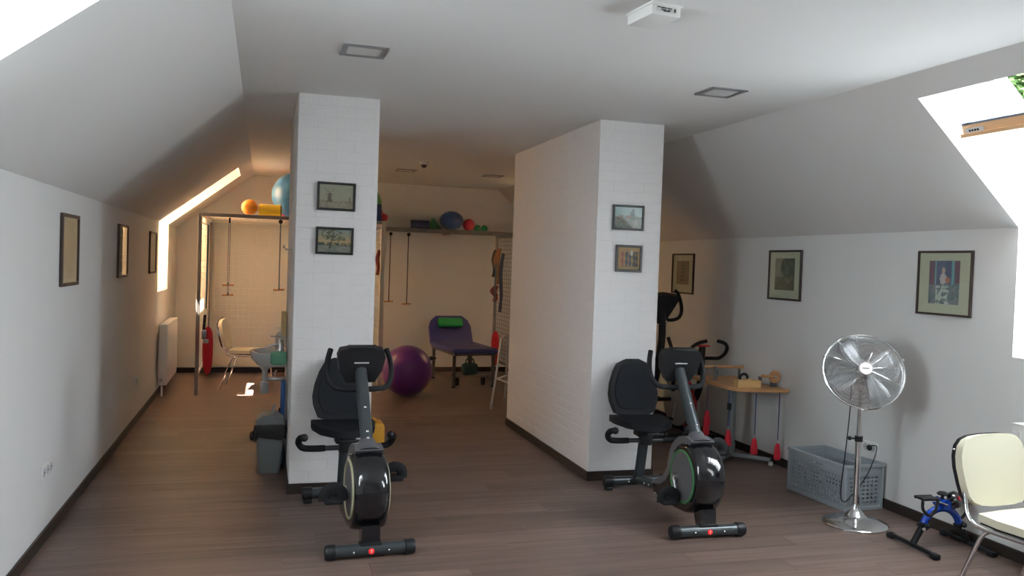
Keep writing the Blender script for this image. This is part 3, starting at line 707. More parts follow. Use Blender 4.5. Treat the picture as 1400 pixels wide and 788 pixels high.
# ------------------------------------------------------------------ pedal exerciser
def pedals():
    t = thing('pedal_exerciser', 'small blue and black floor pedal exerciser by the right wall', 'pedal exerciser', (3.92, 4.02, 0), R(-4))
    for s in (-1, 1):
        b = B(); box(b, (s * .19, 0, .022), (.026, .36, .022), bev=.004); rl = obj('floor_bar', b, M_BLK, t)
        for q in (-1, 1): b = B(); box(b, (s * .19, q * .19, .017), (.044, .05, .034), bev=.010); obj('rubber_foot', b, M_RUB, rl)
        b = B(); tube(b, [(s * .185, 0, .03), (s * .125, 0, .135)], .019, 12); lg = obj('lower_leg', b, M_BLK, t)
        b = B(); cyl(b, (s * .135, -.026, .12), (s * .135, -.019, .12), .010, 12); obj('white_button', b, M_WHITEP, lg)
        b = B(); box(b, (s * .127, 0, .132), (.05, .05, .03), Matrix.Rotation(s * R(-30), 3, 'Y'), bev=.006); ball(b, (s * .127, -.04, .14), .016, 10, 8); obj('leg_clamp', b, M_BLK, t)
    b = B(); tube(b, [(-.125, 0, .135), (-.10, 0, .185), (-.055, 0, .222), (0, 0, .235), (.055, 0, .222), (.10, 0, .185), (.125, 0, .135)], .021, 14, sm=5); obj('arch_frame', b, M_BLUEP, t)
    b = B(); cyl(b, (0, -.045, .265), (0, .045, .265), .030, 20); obj('crank_housing', b, M_BLUEP, t)
    b = B(); cyl(b, (0, 0, .28), (0, 0, .315), .009, 10); lathe(b, [(.0, 0), (.03, .003), (.033, .012), (.02, .022), (0, .024)], 14, at((0, 0, .312))); obj('tension_knob', b, M_BLK, t)
    b = B(); lathe(b, [(.03, 0), (.05, .01), (.05, .045), (.04, .055), (0, .056)], 24, at((.055, .0, .275), (.45, -.75, .5))); mt = obj('counter', b, M_BLKG, t)
    b = B(); cyl(b, Vector((.055, .0, .275)) + Vector((.45, -.75, .5)).normalized() * .055, Vector((.055, 0, .275)) + Vector((.45, -.75, .5)).normalized() * .059, .014, 12); obj('red_button', b, M_REDP, mt)
    for s, e in ((-1, Vector((-.10, -.06, .30))), (1, Vector((.10, .06, .215)))):
        a0 = Vector((0, s * .045, .265)); e = Vector((s * .11, s * .06, .265 - s * .035)); b = B(); tube(b, [a0, e], .007, 8); ck = obj('crank_arm', b, M_CHR, t)
        b = B(); c = e + Vector((s * .055, s * .01, .01))
        tube(b, [c + Vector((-.055, -.03, .01)), c + Vector((.055, -.03, .01))], .010, 8); tube(b, [c + Vector((-.055, .03, .01)), c + Vector((.055, .03, .01))], .010, 8)
        box(b, c + Vector((0, 0, .01)), (.11, .07, .014), bev=.004)
        tube(b, [c + Vector((-.05, -.03, .0)), c + Vector((-.045, -.03, -.05)), c + Vector((0, -.03, -.085)), c + Vector((.04, -.03, -.05)), c + Vector((.05, -.03, .0))], .009, 8, sm=4); obj('pedal', b, M_BLK, ck)
pedals()

# ------------------------------------------------------------------ visitor chairs
def chair(label, loc, rotz):
    """faces local -y; origin on the floor under the seat centre"""
    t = thing('visitor_chair', label, 'chair', loc, rotz, 'cream visitor chairs')
    b = B(); O = [(-.20, .22), (-.225, .10), (-.22, -.12), (-.18, -.205), (0, -.225), (.18, -.205), (.22, -.12), (.225, .10), (.20, .22), (0, .235)]
    O = [(p * .93, q - .03) for p, q in O]; prism(b, O, lambda p, q, z: (p, q, z), .432, .470); bevel_all(b, .016, 3); obj('seat', b, M_CREAM, t)
    b = B(); prism(b, [(p * .96, q * .96) for p, q in O], lambda p, q, z: (p, q, z), .420, .434); obj('seat_shell', b, M_BLK, t)
    rb = Matrix.Translation((0, .235, .50)) @ Matrix.Rotation(R(-12), 4, 'X')
    O = [(p * s_, q) for s_, rng in ((-1, 1), (1, -1)) for p, q in [(.07, -.014), (.14, -.006), (.185, .012), (.208, .045), (.218, .10), (.226, .18), (.222, .235), (.205, .285), (.175, .315), (.13, .330), (.06, .336)][::rng]]
    b = B(); prism(b, O, lambda p, q, y: (p, y + .35 * p * p, q), -.035, .008); bevel_all(b, .014, 3); bmesh.ops.transform(b, matrix=rb, verts=b.verts); obj('backrest', b, M_CREAM, t)
    b = B(); prism(b, [(p * 1.015, .002 + q * 1.01) for p, q in O], lambda p, q, y: (p, y + .35 * p * p, q), .004, .022); bmesh.ops.transform(b, matrix=rb, verts=b.verts); sh = obj('back_shell', b, M_BLK, t)
    b = B(); ball(b, rb @ Vector((-.225, .02, .27)), .006, 8, 6); ball(b, rb @ Vector((.225, .02, .27)), .006, 8, 6); obj('shell_screw', b, M_BOLT, sh)
    for s in (-1, 1):
        b = B(); tube(b, [rb @ Vector((s * .195, .012, .16)), rb @ Vector((s * .205, .008, .02)), (s * .212, .225, .455), (s * .212, .17, .415), (s * .205, 0, .408), (s * .205, -.17, .410), (s * .212, -.215, .385), (s * .225, -.235, .30), (s * .235, -.27, .0)], .0105, 10, sm=5); obj('front_leg', b, M_CHR, t)
        b = B(); tube(b, [(s * .185, -.10, .412), (s * .195, .05, .412), (s * .205, .12, .40), (s * .215, .165, .33), (s * .235, .285, .0)], .0105, 10, sm=5); obj('rear_leg', b, M_CHR, t)
    b = B(); tube(b, [(-.205, -.15, .409), (.205, -.15, .409)], .009, 8); tube(b, [(-.20, .10, .404), (.20, .10, .404)], .009, 8); obj('cross_bar', b, M_CHR, t)
    return t
chair('cream vinyl chair with chrome legs at the right edge beside the radiator', (3.56, 3.045, 0), R(5.5))
chair('cream chair with chrome legs standing inside the mesh cage beyond the washbasin', (-.16, 10.60, 0), R(82))

# ------------------------------------------------------------------ radiators and sockets
def radiator(label, loc, L, s):
    """loc: wall-side centre on floor; projects along s*x"""
    t = thing('radiator', label, 'radiator', loc, 0, 'white panel radiators under the windows'); D = .085; z0, z1 = .13, .80
    b = B(); box(b, (s * (.03 + D / 2), 0, (z0 + z1) / 2), (D, L, z1 - z0), bev=.006); pn = obj('panel', b, M_WHITEP, t)
    b = B()
    n = int(L / .033)
    for i in range(n): box(b, (s * (.03 + D + .001), -L / 2 + (i + .5) * L / n, (z0 + z1) / 2), (.004, .014, z1 - z0 - .06), bev=.0015, seg=1)
    o = obj('panel_ribs', b, M_WHITEP, pn); o['kind'] = 'stuff'
    b = B(); box(b, (s * (.03 + D / 2), 0, z1 + .004), (D + .006, L + .004, .010), bev=.003)
    for i in range(int(L / .03)): box(b, (s * (.03 + D / 2), -L / 2 + .02 + i * .03, z1 + .010), (D - .03, .006, .002))
    obj('top_grille', b, M_WHITEP, t)
    for q in (-1, 1): b = B(); box(b, (s * .018, q * L * .35, .45), (.028, .03, .5)); obj('wall_bracket', b, M_WHITEP, t)
    for q in (0, .05): b = B(); cyl(b, (s * .06, -L / 2 + .05 + q, 0), (s * .06, -L / 2 + .05 + q, z0 + .01), .008, 10); obj('pipe', b, M_WHITEP, t)
    b = B(); cyl(b, (s * .06, -L / 2 - .005, z0 + .06), (s * .06, -L / 2 - .035, z0 + .06), .017, 14); obj('valve', b, M_STEEL, t)
radiator('white panel radiator under the far tall window on the left wall', (XL, 10.50, 0), 1.10, 1)
radiator('white panel radiator behind the cream chair at the right edge', (XR, 3.18, 0), 1.02, -1)
def socket(label, loc, s, n, grp=None):
    t = thing('wall_socket', label, 'socket', loc, 0, grp); W = .075
    b = B(); box(b, (s * .005, 0, 0), (.010, W * n + .006, .083), bev=.002); obj('plate', b, M_WHITEP, t)
    for i in range(n):
        y = (i - (n - 1) / 2) * W
        b = B(); lathe(b, [(.024, 0), (.022, -.006), (.0, -.006)][::-1], 20, at((s * .0115, y, 0), (s, 0, 0))); lathe(b, [(.026, -.004), (.026, .002), (.0225, .002), (.0225, -.004)], 20, at((s * .010, y, 0), (s, 0, 0)), cap=False); k = obj('outlet', b, mat('socket_grey', (.55, .56, .57), .5), t)
        b = B(); 
        for q in (-1, 1): cyl(b, (s * .0115, y + q * .0095, 0), (s * .0135, y + q * .0095, 0), .003, 8)
        obj('pin_hole', b, M_BLK, k)
socket('white multiple wall socket low on the left wall nearest the camera', (XL, 5.09, .39), 1, 3, 'white wall sockets')
socket('single white wall socket low on the left wall near the radiator', (XL, 8.45, .395), 1, 1, 'white wall sockets')
socket('white wall socket above the grey crate on the right wall', (XR, 4.95, .388), -1, 2, 'white wall sockets')

# ------------------------------------------------------------------ ceiling fittings
def downlight(label, x, y, s=.235):
    t = thing('ceiling_light', label, 'ceiling light', (x, y, ZC), 0, 'square recessed ceiling lights'); MF = mat('grey_light_frame', (.25, .25, .26), .4, .4)
    b = B(); fw = .028
    for (cx, cy, sx, sy) in ((0, s / 2 - fw / 2, s, fw), (0, -s / 2 + fw / 2, s, fw), (s / 2 - fw / 2, 0, fw, s - 2 * fw), (-s / 2 + fw / 2, 0, fw, s - 2 * fw)): box(b, (cx, cy, -.004), (sx, sy, .008))
    obj('frame', b, MF, t, sm=False)
    b = B(); box(b, (0, 0, -.0015), (s - 2 * fw, s - 2 * fw, .003)); obj('diffuser', b, mat('light_diffuser_off', (.62, .62, .61), .5), t, sm=False)
downlight('square grey framed ceiling light in front of the left pillar', .478, 4.495)
downlight('square grey framed ceiling light in front of the right pillar', 2.653, 4.59)
downlight('small square ceiling light far back above the treatment table', 2.71, 10.13)
downlight('small square ceiling light far back behind the left pillar', 1.62, 10.13)
t = thing('smoke_detector', 'white and dark round ceiling sensor between the pillars', 'detector', (1.66, 9.15, ZC))
b = B(); lathe(b, [(.055, 0), (.055, -.02), (.045, -.035)], 20); obj('base', b, M_WHITEP, t)
b = B(); lathe(b, [(.035, -.035), (.030, -.05), (.018, -.065), (0, -.07)], 18); obj('lens', b, mat('sensor_dark', (.06, .05, .05), .3), t)
t = thing('emergency_light', 'white box with a printed label on the ceiling at the top edge', 'ceiling box', (1.555, 3.27, ZC), R(6))
b = B(); box(b, (0, 0, -.005), (.150, .215, .010), bev=.002); obj('base_plate', b, M_WHITEP, t)
b = B(); box(b, (0, 0, -.030), (.138, .20, .042), bev=.004); hs = obj('cover', b, M_WHITEP, t)
b = B(); box(b, (0, -.1005, -.026), (.10, .0012, .022)); lb = obj('label_plate', b, mat('label_white', (.7, .7, .68), .5), hs, sm=False)
b = B()
for i, (x, wd, z) in enumerate([(-.038, .012, -.020), (-.015, .028, -.021), (.014, .022, -.021), (-.014, .024, -.029), (.012, .016, -.029), (.0, .03, -.034)]): box(b, (x, -.1014, z), (wd, .001, .004))
box(b, (.040, -.1014, -.027), (.007, .001, .014)); obj('printed_lines', b, M_BLK, lb, sm=False)

# ------------------------------------------------------------------ mesh therapy cage
CX0, CX1, CY0, CY1, CZ = -.70, 1.365, 10.08, 11.94, 2.07
def grid(bm, o, du, dv, nu, nv, r=.0028):
    o = Vector(o); du = Vector(du); dv = Vector(dv)
    for i in range(nu + 1): tube(bm, [o + du * (i / nu), o + du * (i / nu) + dv], r, 4, cap=False)
    for j in range(nv + 1): tube(bm, [o + dv * (j / nv), o + dv * (j / nv) + du], r, 4, cap=False)
    return bm
t = thing('therapy_cage', 'cream wire mesh therapy cage with square posts behind the left pillar', 'cage', (0, 0, 0)); cage = t
for (x, y, mt, sx) in ((CX0, CY0, M_CAGED, .04), (CX0, CY1, M_CAGED, .04), (CX1, CY0, M_CAGE, .055), (CX1, CY1, M_CAGE, .04)):
    b = B(); box(b, (x, y, CZ / 2), (sx, .04, CZ), bev=.003, seg=1); obj('post', b, mt, t)
for (a, c_) in (((CX0, CY0), (CX1, CY0)), ((CX0, CY1), (CX1, CY1)), ((CX0, CY0), (CX0, CY1)), ((CX1, CY0), (CX1, CY1))):
    b = B(); box(b, ((a[0] + c_[0]) / 2, (a[1] + c_[1]) / 2, CZ - .02), (abs(a[0] - c_[0]) + .04, abs(a[1] - c_[1]) + .04 if a[0] == c_[0] else .04, .04) if a[1] != c_[1] else (abs(a[0] - c_[0]) - .04, .04, .04), bev=.002, seg=1); obj('top_rail', b, M_CAGED if a[1] == CY0 and c_[1] == CY0 else M_CAGE, t)
for x in (CX0, CX1):
    b = B(); box(b, (x, (CY0 + CY1) / 2, .24), (.03, CY1 - CY0 - .04, .03)); obj('lower_rail', b, M_CAGE, t)
for nm, a, du, dv, nu, nv in (('side_mesh', (CX0, CY0, .25), (0, CY1 - CY0, 0), (0, 0, 1.8), 24, 24), ('side_mesh', (CX1, CY0, .25), (0, CY1 - CY0, 0), (0, 0, 1.8), 24, 24),
                          ('back_mesh', (CX0, CY1 - .01, .25), (CX1 - CX0, 0, 0), (0, 0, 1.8), 28, 24), ('top_mesh', (CX0, CY0, CZ - .005), (CX1 - CX0, 0, 0), (0, CY1 - CY0, 0), 28, 24)):
    o = obj(nm, grid(B(), a, du, dv, nu, nv), M_CAGE, t, sm=False); o['kind'] = 'stuff'
b = B(); box(b, (CX0 + 1.0, CY1 - .06, .18), (1.9, .03, .16)); obj('kick_board', b, M_CAGE, t)

# things lying on the cage top (tops of the wires at CZ)
ZTOP = CZ + .002
def gym_ball(name, label, c, r, col, sc=(1, 1, 1), grp=None, valve=True, rough=.35):
    t = thing(name, label, 'ball', (c[0], c[1], c[2] - r * sc[2]), 0, grp)
    b = B(); ball(b, (0, 0, r * sc[2]), r, 40, 28, sc); obj('shell', b, mat('ball_%d_%d_%d' % tuple(int(k * 255) for k in col), col, rough, coat=.2), t)
    if valve:
        b = B(); lathe(b, [(.012, -.002), (.012, .002), (.004, .003)], 12, at(Vector((0, 0, r * sc[2])) + Vector((r * sc[0] * .8, 0, -r * sc[2] * .6)), (.8, 0, -.6))); obj('valve', b, M_WHITEP, t)
    return t
GB = 'exercise balls on top of the cage'
gym_ball('exercise_ball', 'small orange ball on the left end of the cage top', (-.175, 10.28, ZTOP + .093), .093, (.85, .32, .03), grp=GB)
gym_ball('exercise_ball', 'big blue exercise ball on the cage top half hidden by the left pillar', (.345, 10.52, ZTOP + .275), .275, (.05, .20, .46), grp=GB)
gym_ball('exercise_ball', 'pink ball behind the big blue ball on the cage top', (.30, 11.10, ZTOP + .205), .205, (.62, .04, .12), grp=GB)
gym_ball('exercise_ball', 'green ball peeking out high right of the left pillar', (1.20, 10.97, ZTOP + .25), .25, (.03, .30, .07), grp=GB)
gym_ball('exercise_ball', 'red ball under the green one right of the left pillar', (1.33, 10.62, ZTOP + .10), .10, (.50, .03, .05), grp=GB)
gym_ball('exercise_ball', 'small red ball behind the blue block at the right end of the cage top', (1.395, 10.29, ZTOP + .05), .05, (.55, .03, .06), grp=GB)
t = thing('foam_roll', 'yellow foam roll beside the orange ball on the cage top', 'foam roll', (.040, 10.29, ZTOP), R(-10))
b = B(); lathe(b, [(.066, 0), (.07, .004), (.07, .246), (.066, .25)], 28, at((-.11, 0, .07), (1, 0, 0))); obj('cover', b, mat('yellow_vinyl', (.72, .50, .03), .45), t)
b = B(); lathe(b, [(.063, 0), (.063, .003)], 28, at((.14, 0, .07), (1, 0, 0))); obj('end_disc', b, mat('olive_vinyl', (.34, .24, .05), .6), t)
b = B(); box(b, (0, 0, .10), (.20, .20, .20), bev=.008); o = obj('foam_block', b, mat('navy_foam', (.025, .05, .15), .7)); tag(o, 'dark blue foam block at the right end of the cage top', 'foam block')
o.location = (1.24, 10.22, ZTOP)

# hanging handles
def trapeze(label, x, y, z0, z1, zs, rope=M_ROPE, pulley=True, dx=0.0, grp='rope handles hanging from the frames', dbl=.008):
    t = thing('rope_handle', label, 'rope handle', (x, y, z0), 0, grp)
    b = B(); tube(b, [(-dbl, 0, 0), (-dbl + dx, 0, z1 - z0)], .0035, 6); tube(b, [(dbl, 0, 0), (dbl + dx, 0, z1 - z0)], .0035, 6); obj('rope', b, rope, t)
    for k, z in enumerate(zs):
        b = B(); M = at((dx - .062, .004 * k, z - z0), (1, .1, .04 * (k + 1))); lathe(b, [(.009, 0), (.012, .004), (.010, .02), (.011, .062), (.010, .104), (.012, .12), (.009, .124)], 12, M); h = obj('wooden_handle', b, M_BEECH, t)
        b = B(); tube(b, [(dx, 0, z - z0 + .03), (dx, 0, z - z0)], .006, 6); obj('rope_loop', b, rope, h)
    b = B(); lathe(b, [(.020, -.008), (.024, -.006), (.018, 0), (.024, .006), (.020, .008)], 16, at((0, -.012, -.02), (0, 1, 0))) if pulley else box(b, (0, 0, -.03), (.022, .02, .06), bev=.004)
    obj('pulley' if pulley else 'strap_clip', b, M_BLK, t)
    b = B(); tube(b, [(0, -.012, .0), (0, -.006, .016), (0, .004, .026)], .004, 6); obj('hook', b, M_STEEL, t)
trapeze('double rope with two wooden handles hanging in the cage left of the pillar', -.385, CY0 - .0, CZ - .045, 1.14, (1.255, 1.14), pulley=False)
trapeze('rope with one wooden handle beside the left edge of the left pillar', .175, CY0, CZ - .15 + .105, 1.205, (1.215,), dbl=.004)

# red sling hanging on the left mesh
def sling(name, label, loc, z_top, z_bag, h, rz, hook=True, hk=(0, 0)):
    t = thing(name, label, 'sling', loc, rz, 'red slings')
    b = B(); tube(b, [(hk[0], hk[1], z_top + .02), (0, 0, z_top), (0, 0, z_bag + .22)], .006, 6); tube(b, [(.012, 0, z_top), (.006, 0, z_bag + .22)], .005, 6); obj('rope', b, M_ROPE, t)
    if hook:
        b = B(); pts = [(0.004 + .018 * cos(2 * pi * i / 14), 0, z_bag + .18 + .034 * sin(2 * pi * i / 14)) for i in range(14)]; tube(b, pts, .005, 6, closed=True); obj('carabiner', b, M_STEEL, t)
        b = B(); tube(b, [(-.005, -.02, z_bag + .15), (-.015, -.02, z_bag - .02), (-.02, -.02, z_bag - .12)], .016, 8, flat=.5); obj('black_strap', b, M_BLK, t)
        b = B(); box(b, (-.01, -.055, z_bag - .06), (.05, .05, .09), bev=.01); box(b, (.01, -.06, z_bag - .14), (.06, .03, .05), bev=.008); obj('buckle', b, M_STEEL, t)
    b = B(); prof = [(.004, 0), (.028, .03), (.048, .10), (.055, .22), (.056, .38), (.048, .48), (.028, .53), (.006, .55)]
    lathe(b, [(r, z * h / .55) for r, z in prof], 18, Matrix.Translation((.03, 0, z_bag + .02 - h)) @ Matrix.Diagonal((1, .45, 1, 1))); obj('sling_cloth', b, M_RED, t)
sling('body_sling', 'long red sling hanging from a rope on the left side of the mesh cage', (-.612, 9.98, 0), 1.93, .77, .55, 0, hk=(-.075, .09))
sling('body_sling', 'red sling hanging low on the mesh panel beside the right pillar', (3.05, 11.09, 0), 1.60, .66, .50, 0, hook=False, hk=(.108, 0))

# ------------------------------------------------------------------ wall shelf with balls, mesh panel on its right
SY = 11.62
t = thing('wall_shelf', 'long grey metal shelf on the back wall between the pillars', 'shelf', (0, 0, 0))
b = B(); box(b, (2.49, SY - .165, 2.030), (2.16, .03, .06), bev=.003, seg=1); obj('front_beam', b, mat('dark_grey_profile', (.12, .115, .11), .5), t)
b = B(); box(b, (2.49, 11.82, 2.053), (2.16, .345, .010)); obj('board', b, M_CAGED, t)
for x in (1.45, 2.5, 3.5): b = B(); box(b, (x, 11.82, 2.02), (.03, .345, .05)); obj('bracket', b, M_CAGED, t)
ZSH = 2.0585; GS = 'balls on the back wall shelf'
t = thing('foam_roll', 'dark blue foam roll lying at the left end of the back shelf', 'foam roll', (2.10, SY + .06, ZSH), R(-12))
b = B(); lathe(b, [(.056, 0), (.062, .005), (.062, .255), (.056, .26)], 28, at((-.14, 0, .062), (1, 0, 0))); obj('cover', b, mat('navy_vinyl', (.03, .05, .14), .5), t)
b = B(); lathe(b, [(.055, 0), (.055, .003)], 28, at((.12, 0, .062), (1, 0, 0))); obj('end_disc', b, mat('blue_vinyl', (.04, .08, .22), .5), t)
b = B(); prism(b, [(-.10, 0), (.13, 0), (.0, .17)], lambda p, q, y: (p, y, q), 0, .14); bevel_all(b, .008); o = obj('foam_wedge', b, mat('green_vinyl', (.03, .22, .06), .5)); o.location = (2.30, SY + .14, ZSH); tag(o, 'green foam wedge behind the blue roll on the back shelf', 'foam wedge')
gym_ball('exercise_ball', 'large dark blue flattened ball in the middle of the back shelf', (2.53, SY + .02, ZSH + .135), .17, (.03, .08, .22), (1, .9, .795), GS)
gym_ball('exercise_ball', 'red ball right of the dark blue ball on the back shelf', (2.785, SY + .02, ZSH + .086), .086, (.50, .02, .05), grp=GS)
gym_ball('exercise_ball', 'small green ball next to the red ball on the back shelf', (2.915, SY + .02, ZSH + .047), .047, (.03, .32, .10), grp=GS)
gym_ball('exercise_ball', 'small green ball at the right end of the back shelf', (3.015, SY + .02, ZSH + .047), .047, (.03, .32, .10), grp=GS)
trapeze('left one of two rope handles hanging from the back shelf', 1.645, SY - .20, 1.985, 1.04, (1.04,), dbl=.003, rope=M_CORD)
trapeze('right one of two rope handles hanging from the back shelf', 1.89, SY - .20, 1.985, 1.01, (1.01,), dbl=.003, rope=M_CORD)
t = thing('mesh_panel', 'dark framed wire mesh panel beside the right pillar at the back', 'mesh panel', (0, 0, 0))
MX = 3.16
for y in (9.9, 11.46): b = B(); box(b, (MX, y, 1.0), (.04, .04, 2.0), bev=.003, seg=1); obj('post', b, M_CAGED, t)
for z in (.25, 1.98): b = B(); box(b, (MX, 10.68, z), (.03, 1.52, .03)); obj('rail', b, M_CAGED, t)
o = obj('wire_mesh', grid(B(), (MX, 9.92, .26), (0, 1.52, 0), (0, 0, 1.71), 26, 30), mat('dark_wire', (.10, .10, .10), .5), t, sm=False); o['kind'] = 'stuff'
def strap(label, y, z0, z1, wd, m_, n=3):
    t = thing('hanging_strap', label, 'strap', (MX - .045, y, z0), 0, 'straps hanging on the mesh panel')
    for k in range(n):
        b = B(); d = (k - (n - 1) / 2) * wd / n; tube(b, [(.0, d, 0), (-.02 - .01 * k, d + .012, (z1 - z0) * .35), (-.012, d - .015, (z1 - z0) * .7), (-.02, d + .008, z1 - z0)], .019, 8, sm=4, flat=.5); obj('band', b, m_, t)
    b = B(); tube(b, [(.044, 0, .0), (.0, 0, .015), (-.005, 0, -.01)], .005, 6); obj('hook', b, M_STEEL, t)
MB = mat('tan_leather', (.26, .11, .05), .6, var=.3, vscale=20)
strap('bundle of brown leather straps on the dark mesh panel', 11.16, 1.82, 1.32, .11, MB, 4)
strap('black strap hanging left of the brown straps on the mesh panel', 11.36, 1.80, 1.42, .04, M_BLK, 2)
strap('dark red short strap bundle low on the dark mesh panel', 11.26, 1.30, 1.08, .16, mat('maroon_cloth', (.16, .02, .03), .7), 5)
strap('blue black straps hanging nearest the pillar on the mesh panel', 10.96, 1.75, .95, .05, mat('navy_cloth', (.03, .04, .09), .7), 2)
strap('dark red straps hanging on the right side of the mesh cage', 11.0, 1.30, 1.0, .05, mat('maroon_cloth', (.16, .02, .03), .7), 2)
o = [x for x in bpy.data.objects if x.get('label', '').startswith('dark red straps hanging on the right')][0]; o.location = (CX1 - .02, 10.22, 1.72)

# ------------------------------------------------------------------ purple ball, treatment table
gym_ball('exercise_ball', 'large purple exercise ball on the floor between the pillars', (1.665, 9.87, .301), .30, (.13, .03, .22), valve=True, rough=.3)
t = thing('treatment_table', 'dark blue treatment table with a raised head end by the back wall', 'treatment table', (2.64, 10.40, 0), R(6))
MV = mat('navy_upholstery', (.045, .045, .19), .45); MD = mat('dark_metal_frame', (.13, .125, .12), .4, .5)
b = B(); box(b, (0, .50, .475), (.61, 1.02, .065), bev=.022, seg=3); ct = obj('cushion', b, MV, t)
b = B(); lathe(b, [(.075, .0), (.075, .004)], 24, Matrix.Translation((.08, .30, .506)) @ Matrix.Diagonal((1.2, .6, 1, 1))); obj('face_hole', b, M_BLK, ct)
rb = Matrix.Translation((0, 1.03, .47)) @ Matrix.Rotation(R(62), 4, 'X')
b = B(); O = [(-.305, 0), (-.305, .24), (-.27, .33), (-.19, .40), (.19, .40), (.27, .33), (.305, .24), (.305, 0)]; prism(b, O, lambda p, q, z: (p, q, z), 0, .06); bevel_all(b, .018, 2); bmesh.ops.transform(b, matrix=rb, verts=b.verts); obj('head_section', b, MV, t)
b = B()
for s in (-1, 1): box(b, (s * .27, .50, .43), (.035, 1.0, .03))
for y in (.03, .97): box(b, (0, y, .43), (.5, .035, .03))
obj('top_frame', b, MD, t, sm=False)
for x in (-.27, .27):
    for y in (.07, .95):
        b = B(); box(b, (x, y, .215), (.035, .035, .43)); lg = obj('leg', b, MD, t, sm=False)
        b = B(); cyl(b, (x, y, 0), (x, y, .02), .024, 14); obj('foot', b, M_BLK, lg)
b = B(); box(b, (0, .16, .13), (.46, .03, .03)); box(b, (0, .28, .13), (.46, .03, .03)); obj('lower_rail', b, M_CHR, t, sm=False)
b = B(); box(b, (-.27, .5, .10), (.025, .86, .03)); box(b, (.27, .5, .10), (.025, .86, .03)); obj('side_rail', b, MD, t, sm=False)
b = B(); tube(b, [(.05, .35, .12), (.17, .80, .43)], .015, 8); obj('lift_strut', b, MD, t)
for x in (-.18, .18): b = B(); cyl(b, (x - .015, .20, .05), (x + .015, .20, .05), .045, 16); box(b, (x, .20, .10), (.05, .03, .06)); obj('wheel', b, M_BLK, t)
b = B(); cyl(b, (-.30, .75, .30), (-.36, .75, .30), .012, 10); ball(b, (-.37, .75, .30), .03, 12, 8); obj('adjuster_handle', b, M_BLK, t)
b = B(); box(b, (0, 0, .045), (.36, .13, .09), bev=.03, seg=3); o = obj('pillow', b, mat('green_vinyl_bright', (.03, .40, .10), .5)); o.location = (2.515, 11.488, .742); o.rotation_euler = (R(62), 0, R(6)); tag(o, 'bright green pillow on the raised head end of the treatment table', 'pillow')
t = thing('storage_bag', 'grey green bag lying on the rails under the treatment table', 'bag', (2.615, 10.62, .147), R(6))
b = B(); box(b, (0, 0, .075), (.22, .13, .15), bev=.05, seg=3); obj('body', b, mat('sage_cloth', (.07, .13, .09), .8, var=.3, vscale=15), t)
b = B(); tube(b, [(-.06, 0, .14), (-.04, 0, .20), (.04, 0, .20), (.06, 0, .14)], .01, 8, sm=4); obj('strap', b, mat('sage_cloth', (.07, .13, .09), .8), t)

# ------------------------------------------------------------------ walking frame
t = thing('walking_frame', 'silver tubular walking frame beside the far end of the right pillar', 'walking frame', (2.81, 8.87, 0), R(-35))
for s in (-1, 1):
    b = B(); tube(b, [(s * .30, -.22, .03), (s * .27, -.16, .40), (s * .245, -.12, .74), (s * .22, -.07, .80), (s * .21, .0, .82), (s * .22, .07, .80), (s * .25, .14, .74), (s * .30, .24, .03)], .0125, 10, sm=4); fr = obj('side_frame', b, M_STEEL, t)
    for y in (-.22, .24): b = B(); cyl(b, (s * .30, y, 0), (s * .299, y * .98, .06), .019, 12); obj('rubber_tip', b, mat('grey_rubber', (.35, .34, .32), .8), fr)
    b = B(); tube(b, [(s * .275, -.175, .33), (s * .275, .19, .33)], .010, 8); obj('side_brace', b, M_WHITEP, fr)
b = B(); tube(b, [(-.245, .13, .70), (.245, .13, .70)], .0125, 10); obj('cross_brace', b, M_STEEL, t)
b = B(); tube(b, [(-.265, -.14, .33), (.265, -.14, .20)], .010, 8); obj('cross_brace', b, M_WHITEP, t)

# ------------------------------------------------------------------ washbasin and the things around it
WB = mat('white_ceramic', (.70, .71, .70), .15, coat=.5); YS = 6.98
t = thing('washbasin', 'white wall hung washbasin with a bottle trap on the left pillar', 'washbasin', (LX0 - .003, YS, 0))
b = B(); O = []
for k in range(20):
    a = pi / 2 + pi * k / 19; O.append((-.15 + .135 * cos(a) * 1.0, .20 * sin(a)))
O = [(-.0, .20)] + O + [(0, -.20)]
def sect(z, k): return [b.verts.new((p * (k if True else 1), q * k, z)) for p, q in O]
S0 = sect(.735, .80); S1 = sect(.79, .97); S2 = sect(.845, 1.0); S3 = [b.verts.new((-.02 + (p + .02) * .88 if p < -.02 else -.02, q * .86, .845)) for p, q in O]; S4 = [b.verts.new((-.04 + (p + .04) * .70 if p < -.04 else -.04, q * .66, .765)) for p, q in O]
for A, C in ((S0, S1), (S1, S2), (S2, S3), (S3, S4)): bridge(b, A, C)
b.faces.new(S0); b.faces.new(S4); obj('bowl', b, WB, t)
MP = mat('white_pipe_plastic', (.66, .66, .64), .4)
b = B(); lathe(b, [(.045, .735), (.04, .71), (.022, .69), (.022, .60), (.032, .595), (.034, .52), (.026, .50), (0, .50)], 20, Matrix.Translation((-.165, -.02, 0))); tp = obj('bottle_trap', b, MP, t)
b = B(); tube(b, [(-.165, -.02, .62), (0, -.02, .62)], .016, 12); lathe(b, [(.03, 0), (.03, .008)], 16, at((-.01, -.02, .62), (1, 0, 0))); obj('waste_pipe', b, MP, tp)
b = B(); lathe(b, [(.024, 0), (.024, .02), (.019, .03), (.019, .075), (.021, .09), (0, .098)], 18, Matrix.Translation((-.05, -.05, .845))); tube(b, [(-.05, -.05, .90), (-.10, -.05, .895), (-.155, -.05, .875)], .011, 10, sm=3); tp2 = obj('tap', b, M_CHR, t)
b = B(); tube(b, [(-.05, -.05, .94), (-.06, -.05, .955), (-.13, -.05, .965)], .006, 8, sm=3); obj('tap_lever', b, M_CHR, tp2)
